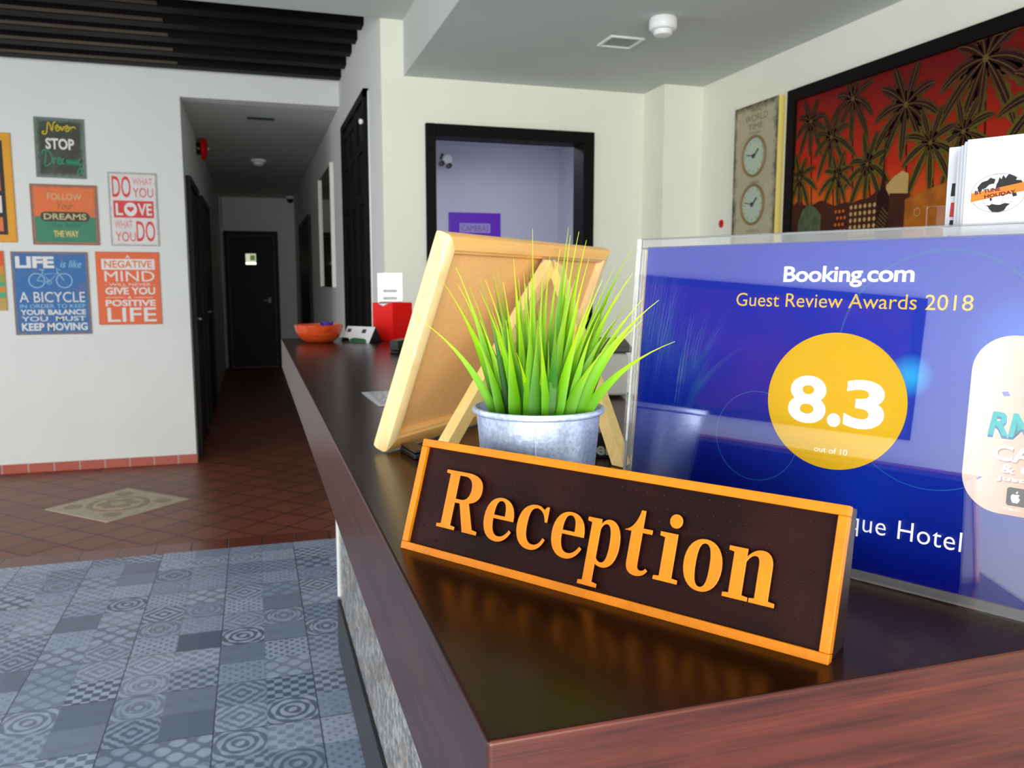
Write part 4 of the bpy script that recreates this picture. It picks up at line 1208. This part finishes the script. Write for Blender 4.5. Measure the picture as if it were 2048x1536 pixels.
tin('tin_sign', 'square blue tin sign with bicycle drawing, Life is like a bicycle', -1.520, -1.060, 0.941, 1.494, rgb(34, 104, 168), rgb(132, 106, 98), d_life, [TW, TLB], 0.013)


def d_neg(b, hw, hh):
    b.text('A', -0.014, 0.016, 0.205, 0.226, F1, 1, 0.02)
    b.flat([(-0.165, 0.128), (0.170, 0.128), (0.170, 0.200), (-0.165, 0.200)], F1, 1)
    b.text('NEGATIVE', -0.148, 0.152, 0.140, 0.190, F2, 2, 0.02)
    b.text('MIND', -0.150, 0.165, 0.048, 0.118, F1, 1, 0.0)
    b.text('- WILL NEVER -', -0.150, 0.165, 0.018, 0.036, F1, 1, 0.0)
    b.text('GIVE YOU', -0.150, 0.165, -0.042, 0.008, F1, 1, 0.03)
    b.text('A', -0.012, 0.012, -0.070, -0.052, F1, 1, 0.02)
    for s_ in (-1, 1): b.stroke([(s_ * 0.15, -0.062), (s_ * 0.03, -0.062)], 0.003, F1, 1)
    b.text('POSITIVE', -0.152, 0.165, -0.122, -0.078, F1, 1, 0.03)
    b.text('LIFE', -0.145, 0.165, -0.228, -0.132, F1, 1, 0.01)


tin('tin_sign', 'orange tin sign with white lettering, A negative mind, positive life', -1.013, -0.612, 1.001, 1.498, rgb(236, 100, 44), rgb(206, 104, 64), d_neg, [TW, TO], 0.006)


def d_yel(b, hw, hh):
    b.flat([(-hw + .05, -hh + .05), (hw - .05, -hh + .05), (hw - .05, hh - .05), (-hw + .05, hh - .05)], F1, 1)
    for z0, z1, mi in ((0.13, 0.28, 2), (-0.02, 0.10, 3), (-0.16, -0.05, 4), (-0.28, -0.19, 3)):
        b.flat([(-hw + .07, z0), (hw - .075, z0), (hw - .075, z1), (-hw + .07, z1)], F2, mi)
    for z in (0.205, 0.04, -0.10): b.disc(hw - 0.12, z, 0.03, 0.05, F3, 1)


tin('tin_sign', 'yellow bordered black tin sign cut off at the left edge', -2.02, -1.472, 1.552, 2.256, rgb(232, 160, 8), rgb(206, 136, 16), d_yel, [TB, mat('sign lime', rgb(140, 180, 60), 0.6), TO, TW], 0.006)


def d_multi(b, hw, hh):
    cs = [(hh, hh - .10, 1), (hh - .10, hh - .15, 2), (hh - .15, hh - .20, 3), (hh - .20, hh - .235, 4), (hh - .235, hh - .27, 2), (hh - .27, hh - .31, 4), (hh - .31, -hh, 5)]
    for a, c, mi in cs: b.flat([(-hw + .004, c), (hw - .004, c), (hw - .004, a - .003), (-hw + .004, a - .003)], F1, mi)


tin('tin_sign', 'striped orange and green tin sign below the yellow one', -2.00, -1.559, 1.105, 1.498, rgb(220, 130, 50), rgb(196, 120, 60), d_multi,
    [mat('stripe red orange', rgb(226, 84, 22), 0.6), mat('stripe amber', rgb(214, 140, 50), 0.6), mat('stripe olive', rgb(150, 160, 60), 0.6), mat('stripe jade', rgb(70, 170, 120), 0.6), mat('stripe straw', rgb(196, 160, 80), 0.6)], 0.006)

# ------------------------------------------------------------------ corridor fittings
bell = thing('alarm_bell', 'round red fire alarm bell high on left corridor wall', 'alarm bell', (XHL, 8.0, 2.47))
b = MB(); b.lathe([(0.055, 0.0), (0.055, 0.03), (0.02, 0.035)], 28, 0, 'x'); b.build('mount', BLACK, bell, True)
b = MB(); b.lathe([(0.025, 0.034), (0.09, 0.038), (0.098, 0.05), (0.095, 0.066), (0.07, 0.085), (0.03, 0.094), (0.0, 0.096)], 36, 0, 'x'); b.build('gong', RED, bell, True)
b = MB(); b.lathe([(0.012, 0.09), (0.012, 0.102), (0.0, 0.104)], 14, 0, 'x'); b.build('cap', SATIN_WHITE, bell, True)
b = MB(); b.box((XHL, 7.56, 1.44), (XHL + 0.006, 7.72, 1.56), 0); b.box((XHL + 0.006, 7.58, 1.47), (XHL + 0.0065, 7.70, 1.49), 1)
o = b.build('notice_plate', [RED, TW], None); tag(o, 'small red notice plate between the two left corridor doors', 'plate')


def vent(name, label, cx, cy, z, sx, sy, n, dark, fm=None):
    t = thing(name, label, 'air vent', (cx, cy, z))
    hx, hy = sx / 2, sy / 2; w_ = 0.012
    fr = [((-hx, -hy, -0.008), (hx, -hy + w_, 0)), ((-hx, hy - w_, -0.008), (hx, hy, 0)), ((-hx, -hy + w_, -0.008), (-hx + w_, hy - w_, 0)), ((hx - w_, -hy + w_, -0.008), (hx, hy - w_, 0))]
    boxes('vent_frame', fm or SATIN_WHITE, fr, t, bevel=0.0015)
    sl = MB()
    for k in range(n):
        y = -hy + w_ + (sy - 2 * w_) * (k + 0.5) / n
        sl.add([(-hx + w_, y - 0.005, -0.006), (hx - w_, y - 0.005, -0.006), (hx - w_, y + 0.004, -0.001), (-hx + w_, y + 0.004, -0.001)], [(0, 1, 2, 3)])
    sl.build('slats', mat('vent grey ' + str(dark), rgb(*dark), 0.6), t, fix=False)


vent('ceiling_vent', 'slim dark air vent in the corridor ceiling', 0.105, 6.86, ZHALL, 0.20, 0.10, 5, (40, 44, 46), mat('dull vent frame', rgb(84, 90, 92), 0.6))
vent('ceiling_vent', 'square white framed access vent in reception ceiling', 1.535, 3.363, ZC, 0.155, 0.150, 6, (196, 204, 186))
vent('ceiling_vent', 'faint slim vent in the back office ceiling', 2.05, 6.05, 2.33, 0.2, 0.10, 5, (96, 98, 110), mat('dull office vent', rgb(110, 112, 126), 0.6))

sd = thing('smoke_detector', 'round white smoke detector on reception ceiling', 'smoke detector', (1.562, 3.03, ZC))
b = MB(); b.lathe([(0.0, 0.0), (0.050, 0.0), (0.054, -0.006), (0.054, -0.038), (0.049, -0.044), (0.036, -0.046)], 40); b.build('detector_base', SATIN_WHITE, sd, True)
b = MB(); b.lathe([(0.036, -0.0455), (0.037, -0.058), (0.033, -0.064), (0.0, -0.066)], 40); b.build('sensor_cap', SATIN_WHITE, sd, True)
hs = thing('smoke_detector', 'round white smoke detector on the corridor ceiling', 'smoke detector', (0.105, 9.15, ZHALL))
b = MB(); b.lathe([(0.0, 0.0), (0.075, 0.0), (0.08, -0.008), (0.078, -0.024), (0.055, -0.032)], 36); b.build('detector_base', SATIN_WHITE, hs, True)
b = MB(); b.lathe([(0.055, -0.0315), (0.052, -0.05), (0.03, -0.062), (0.0, -0.064)], 36); b.build('sensor_cap', SATIN_WHITE, hs, True)

cc = thing('dome_camera', 'small black and white security camera at far end of corridor ceiling', 'security camera', (0.575, 12.85, ZHALL))
b = MB(); b.lathe([(0.0, 0.0), (0.06, 0.0), (0.062, -0.03), (0.05, -0.04)], 24); b.build('housing', SATIN_WHITE, cc, True)
b = MB(); b.lathe([(0.05, -0.0395), (0.045, -0.07), (0.025, -0.09), (0.0, -0.095)], 24); b.build('dome', BLACK, cc, True)
b = MB(); b.tube([(-0.405, YE - 0.016, ZHALL - 0.01), (-0.405, YE - 0.016, 0.004)], 0.012, 10)
o = b.build('conduit_pipe', mat('conduit grey', rgb(190, 192, 184), 0.5), None, True); tag(o, 'thin pale conduit pipe running down beside the corridor end door', 'pipe')
b = MB(); b.box((-0.425, YE - 0.04, 2.04), (-0.33 - 0.065, YE - 0.028, 2.10)); o = b.build('junction_box', SATIN_WHITE, None, bevel=0.003); tag(o, 'small white junction box on the conduit by end door', 'junction box')

mir = thing('wall_mirror', 'tall narrow mirror with white side frames on right corridor wall', 'mirror', (XH, 7.44, 1.25))
y0, y1, h = 6.80 - 7.44, 8.08 - 7.44, 0.985
boxes('mirror_glass', mat('mirror glass', rgb(200, 204, 200), 0.03, 1.0), [((-0.012, y0 + 0.03, 0.008), (0, y1 - 0.03, h - 0.008))], mir)
fm_ = mat('white frame', rgb(236, 232, 220), 0.45)
boxes('side_frame', fm_, [((-0.03, y0, 0), (0, y0 + 0.04, h))], mir, bevel=0.003)
boxes('side_frame', fm_, [((-0.03, y1 - 0.05, 0), (0, y1, h))], mir, bevel=0.003)
boxes('edge_strip', BLACK, [((-0.014, y0 + 0.04, 0), (0, y1 - 0.05, 0.008))], mir)
boxes('edge_strip', BLACK, [((-0.014, y0 + 0.04, h - 0.008), (0, y1 - 0.05, h))], mir)

# ------------------------------------------------------------------ back office fittings
b = MB(); b.box((1.456, 6.285, 1.44), (1.868, 6.3, 1.825), 0); b.box((1.538, 6.2835, 1.672), (1.785, 6.285, 1.745), 1); b.text('CAMERAS', 1.555, 1.770, 1.685, 1.730, 6.2825, 2, 0.0)
PURP = mat('purple board', rgb(104, 28, 196), 0.5)
o = b.build('notice_board', [PURP, mat('lilac label', rgb(168, 150, 214), 0.5), mat('violet ink', rgb(112, 92, 170), 0.5)], None, fix=False)
tag(o, 'purple notice board with pale label on back office wall', 'notice board')
oc = thing('wall_camera', 'small wall camera with black lenses in back office corner', 'security camera', (1.42, 6.3, 2.20))
b = MB(); b.lathe([(0.0, -0.16), (0.034, -0.155), (0.04, -0.12), (0.03, -0.085), (0.012, -0.08), (0.012, 0.0)], 20, 0, 'y'); b.build('camera_body', SATIN_WHITE, oc, True)
for x, z in ((-0.05, -0.035), (0.005, -0.05)):
    b = MB(); b.lathe([(0.0, -0.19), (0.018, -0.188), (0.02, -0.15), (0.0, -0.148)], 14, 0, 'y', (x, 0, z)); b.build('lens', BLACK, oc, True)
b = MB(); b.prism([(-0.03, 0.02), (0.012, 0.02), (-0.012, 0.065)], -0.02, 0.0, 'y'); b.build('bracket', BLACK, oc)

# ------------------------------------------------------------------ right wall: clock panel, red sticker, batik painting


def on_right(o, y, z, off=0.0):
    o.location = (XR - off, y, z); o.rotation_euler = (0, 0, -PI / 2)


clk = thing('clock_panel', 'worn wooden panel with two round world clocks on right wall', 'clock', (XR, 3.443, 1.35), -PI / 2)
hw, ph, dp = 0.176, 0.768, 0.033
m, nt, p = nt_new('distressed panel'); g = G(nt)
x, y, z = g.xyz(g.obj()); nz = g.noise(g.obj(), 18, 5, 0.7)
ed = g.m('MINIMUM', g.m('SUBTRACT', hw, g.m('ABSOLUTE', x)), g.m('SUBTRACT', ph, z))
f = g.step(g.m('ADD', ed, g.m('MULTIPLY', g.m('SUBTRACT', nz, 0.5), 0.10)), 0.0, 0.035)
nt.links.new(g.mix(f, rgb(70, 68, 50), g.mix(nz, rgb(160, 150, 118), rgb(186, 178, 146))), p.inputs['Base Color']); p.inputs['Roughness'].default_value = 0.7
PANEL = m
YEL = mat('pale yellow edge', rgb(236, 214, 116), 0.6)
txt = mat('faded ink', rgb(112, 106, 82), 0.7)
b = MB(); b.box((-hw, -dp, 0), (hw, 0, ph))
for w_, xa, xb, za, zb_ in (('WORLD', -.085, .095, .688, .718), ('TIME', -.06, .06, .650, .676), ('clocks', -.05, .045, .630, .643), ('PARIS', -.03, .045, .400, .414), ('LONDON', -.045, .055, .176, .190)):
    b.text(w_, xa, xb, za, zb_, -dp - 0.0006, 2, 0.0)
o = b.build('panel', [PANEL, YEL, txt], clk, fix=False)
for q in o.data.polygons:
    if q.material_index == 0 and (abs(q.normal.x) > 0.9 or abs(q.normal.z) > 0.9): q.material_index = 1
for cz in (0.5265, 0.3045):
    rim = MB(); rim.lathe([(0.095, -dp), (0.096, -dp - 0.006), (0.092, -dp - 0.010), (0.085, -dp - 0.008), (0.083, -dp - 0.002)], 48, 0, 'y', (0.0, 0, cz))
    fc = rim.build('clock_rim', mat('brass tan rim', rgb(134, 108, 68), 0.55), clk, True)
    b = MB(); b.disc(0, cz, 0.086, None, -dp - 0.003, 0)
    for k in range(12):
        a = k * PI / 6; b.stroke([(0.066 * math.sin(a), cz + 0.066 * math.cos(a)), (0.076 * math.sin(a), cz + 0.076 * math.cos(a))], 0.004, -dp - 0.0036, 1)
    b.build('dial', [mat('pale dial', rgb(176, 188, 164), 0.5), txt], fc, fix=False)
    b = MB(); gh = mat('dark green hand', rgb(24, 56, 40), 0.5)
    b.stroke([(-0.006, cz - 0.006), (0.036, cz + 0.030)], 0.008, -dp - 0.006, 0); b.stroke([(0.008, cz + 0.0), (-0.062, cz + 0.012)], 0.004, -dp - 0.007, 0); b.disc(0, cz, 0.011, None, -dp - 0.008, 0, 20)
    b.build('hands', gh, fc, fix=False)
b = MB(); b.lathe([(0.0, -0.004), (0.02, -0.004), (0.021, 0.0)], 28, 0, 'y'); b.lathe([(0.0, -0.006), (0.011, -0.005), (0.011, -0.003)], 20, 1, 'y')
o = b.build('round_sticker', [RED, mat('dark red', rgb(120, 20, 20), 0.5)], None); on_right(o, 3.768, 1.588)
tag(o, 'small round red sticker on wall left of the clock panel', 'sticker')


def batik():
    Y0, Y1, Z0, Z1 = 3.2150, 1.55, 1.15, 2.122      # left end, right end, bottom, top of the frame
    pf = thing('framed_batik', 'large black framed red batik of palm trees on right wall', 'painting', (XR, Y0, Z0), -PI / 2)
    W_, H_ = Y0 - Y1, Z1 - Z0; fw = 0.052
    boxes('frame', DARK_TIMBER, [((0, -0.03, 0), (fw, 0, H_)), ((W_ - fw, -0.03, 0), (W_, 0, H_)), ((fw, -0.03, 0), (W_ - fw, 0, fw)), ((fw, -0.03, H_ - fw), (W_ - fw, 0, H_))], pf, bevel=0.004)
    m, nt, p = nt_new('dyed red cloth'); g = G(nt)
    x, y, z = g.xyz(g.obj()); nz = g.noise(g.obj(), 5, 4)
    h = g.m('ADD', z, g.m('ADD', g.m('MULTIPLY', g.m('SUBTRACT', nz, 0.5), 0.10), g.m('MULTIPLY', x, 0.10)))
    col = g.mix(g.step(h, 0.48, 0.64), rgb(206, 96, 20), rgb(190, 40, 10)); col = g.mix(g.step(h, 0.60, 0.95), col, rgb(104, 5, 4))
    nt.links.new(col, p.inputs['Base Color']); p.inputs['Roughness'].default_value = 0.7
    p.inputs['Specular IOR Level'].default_value = 0.2
    m2, nt2, p2 = nt_new('dyed frond'); g2 = G(nt2)
    x2, y2, z2 = g2.xyz(g2.obj()); q2 = g2.m('ADD', z2, g2.m('MULTIPLY', g2.m('SUBTRACT', g2.noise(g2.obj(), 14, 3), 0.5), 0.25))
    nt2.links.new(g2.mix(g2.step(q2, 0.55, 0.84), rgb(96, 90, 24), rgb(70, 32, 16)), p2.inputs['Base Color']); p2.inputs['Roughness'].default_value = 0.75
    p2.inputs['Specular IOR Level'].default_value = 0.2
    core = mat('dyed dark leaf', rgb(44, 11, 8), 0.75, var=0.3, vscale=20, spec=0.2); line = mat('wax line', rgb(98, 76, 36), 0.7, spec=0.2)
    brown = mat('dyed brown', rgb(72, 30, 16), 0.75, var=0.35, vscale=15, spec=0.2); ochre = mat('dyed ochre', rgb(176, 98, 26), 0.75, var=0.3, vscale=20, spec=0.2)
    cream = mat('dyed cream', rgb(188, 150, 92), 0.75, spec=0.2); green = mat('dyed green grey', rgb(84, 96, 70), 0.75, var=0.4, vscale=25, spec=0.2)
    b = MB(); b.box((fw, -0.012, fw), (W_ - fw, -0.008, H_ - fw), 0)
    rr = random.Random(11)
    lo, hi_x, hi_z = fw + 0.001, W_ - fw - 0.001, H_ - fw - 0.001
    cl = lambda p: (min(max(p[0], lo), hi_x), min(max(p[1], lo), hi_z))

    def leaf(pts, wd, y, mi, teeth=0):
        P = [Vector(p) for p in pts]; n = len(P); L = []; R_ = []
        for i, p in enumerate(P):
            t = (P[min(i + 1, n - 1)] - P[max(i - 1, 0)]).normalized(); nn = Vector((-t.y, t.x))
            w_ = wd * (math.sin(PI * min(1, (i + 0.6) / n)) ** 0.6) * (1 + (teeth if i % 2 else -teeth))
            L.append(cl(p + nn * w_)); R_.append(cl(p - nn * w_))
        b.add([(a, y, c) for a, c in L] + [(a, y, c) for a, c in R_], [(i, n + i, n + i + 1, i + 1) for i in range(n - 1)], mi)

    layer = [0]

    def palm(cx, cz, R_, n=10):
        layer[0] += 1
        y = -0.0122 - 0.00035 * layer[0]
        for k in range(n):
            a = PI / 2 + (k + 0.5 * (n % 2)) * 2 * PI / n + rr.uniform(-.12, .12)
            Lf = R_ * rr.uniform(0.85, 1.1) * (1.0 if math.sin(a) > -0.2 else 1.15)
            pts = []; 
            for i in range(14):
                t = i / 13
                pts.append((cx + Lf * t * math.cos(a) * (1 - 0.1 * t), cz + Lf * t * math.sin(a) - abs(math.cos(a)) * R_ * 0.42 * t * t))
            leaf(pts, R_ * 0.125, y, 1, 0.16)
            leaf(pts[1:], R_ * 0.06, y - 0.0001, 2, 0.05)
            b.stroke([cl(p) for p in pts], R_ * 0.015, y - 0.0002, 3)
        b.disc(cx, cz, R_ * 0.06, None, y - 0.0003, 3, 12)
        return y

    def trunk(cx, cz, z0, sw):
        b.stroke([cl((cx + sw * t, cz + (z0 - cz) * t)) for t in (0, .3, .6, 1)], 0.008, -0.0122, 2)

    # palms: distance from the left end, height above the frame's foot
    P = [(0.985, .640, .13), (0.844, .626, .13), (0.717, .779, .165), (0.431, .858, .13), (0.318, .730, .12), (0.1774, .817, .115), (0.535, .593, .125),
         (0.363, .572, .10), (0.120, .590, .11), (0.240, .700, .0), (1.0535, .8575, .19), (1.30, .70, .18), (1.45, .86, .17), (1.56, .60, .15)]
    for x, z, r in sorted(P, key=lambda q: -q[1]):
        if r: trunk(x - .026, z, 0.40, 0.03); palm(x - .026, z, r * 1.12, 11 if r > .15 else 9)
    # town at the foot of the palms
    def poly(pts, mi, y): b.flat([cl(p) for p in pts], y, mi)
    yb = -0.0190
    poly([(.0, .05), (.0, .47), (.09, .49), (.16, .46), (.25, .48), (.33, .45), (.40, .46), (.46, .44), (.46, .05)], 4, yb)
    poly([(.10, .40), (.13, .45), (.17, .47), (.21, .455), (.25, .42), (.25, .05), (.10, .05)], 7, yb - .0003)
    poly([(.42, .05), (.42, .445), (.47, .46), (.53, .465), (.58, .49), (.58, .05)], 4, yb - .0003)
    poly([(.56, .05), (.575, .46), (.59, .49), (.600, .55), (.604, .70), (.608, .55), (.618, .49), (.64, .46), (.65, .05)], 2, yb - .0006)
    poly([(.62, .05), (.62, .50), (.66, .53), (.70, .545), (.73, .53), (.73, .05)], 6, yb - .0003)
    poly([(.64, .05), (.64, .47), (.74, .46), (.74, .05)], 4, yb - .0008)
    poly([(.72, .05), (.72, .44), (.80, .46), (.90, .48), (1.0, .49), (1.2, .53), (1.66, .56), (1.66, .05)], 5, yb - .0010)
    for i in range(6):
        for j in range(6):
            b.disc(.435 + i * .026, .435 - j * .026, .008, .0085, yb - .0012, 6, 8)
    for i in range(3):
        for j in range(4): b.disc(.345 + i * .022 + (j % 2) * .011, .425 - j * .026, .007, .007, yb - .0012, 0, 8)
    for i in range(6): b.stroke([(.575 + i * .006, .36 + i * .012), (.62 + i * .004, .33 + i * .012)], .004, yb - .0012, 3)
    for i in range(26):
        b.ring(rr.uniform(.76, 1.6), rr.uniform(.10, .45), rr.uniform(.012, .022), .003, yb - .0014, 6 if i % 2 else 4, 12)
    o = b.build('cloth', [m, m2, core, line, brown, ochre, cream, green], pf, fix=False)


batik()

# ------------------------------------------------------------------ lobby behind the visitor, mirrored in the glossy award sheet
sf = thing('sofa', 'dark high-backed lobby sofa mirrored in the lower part of the award sheet', 'sofa', (XW + 0.55, 0.75, 0))
dk = mat('dark sofa cloth', rgb(16, 17, 26), 0.8, spec=0.2)
boxes('sofa_base', dk, [((-0.44, -1.38, 0.08), (0.42, 1.38, 0.42))], sf, bevel=0.03)
boxes('sofa_back', dk, [((-0.50, -1.38, 0.42), (-0.28, 1.38, 1.03))], sf, bevel=0.03)
for y in (-1.3, 1.2):
    for x in (-0.4, 0.34): boxes('leg', BLACK, [((x, y, 0), (x + 0.06, y + 0.06, 0.08))], sf)
lp = thing('dark_wall_hanging', 'large plum wall hanging mirrored in the middle of award sheet', 'wall hanging', (XW, 0.72, 1.21))
hz, hy = 0.87, 1.10
boxes('hanging_frame', DARK_TIMBER, [((0, -hy, 0), (0.03, hy, 0.05)), ((0, -hy, hz - 0.05), (0.03, hy, hz)), ((0, -hy, 0.05), (0.03, -hy + 0.05, hz - 0.05)), ((0, hy - 0.05, 0.05), (0.03, hy, hz - 0.05))], lp)
boxes('cloth', mat('plum cloth', rgb(110, 26, 40), 0.8, var=0.85, vscale=3), [((0, -hy + 0.05, 0.05), (0.012, hy - 0.05, hz - 0.05))], lp)
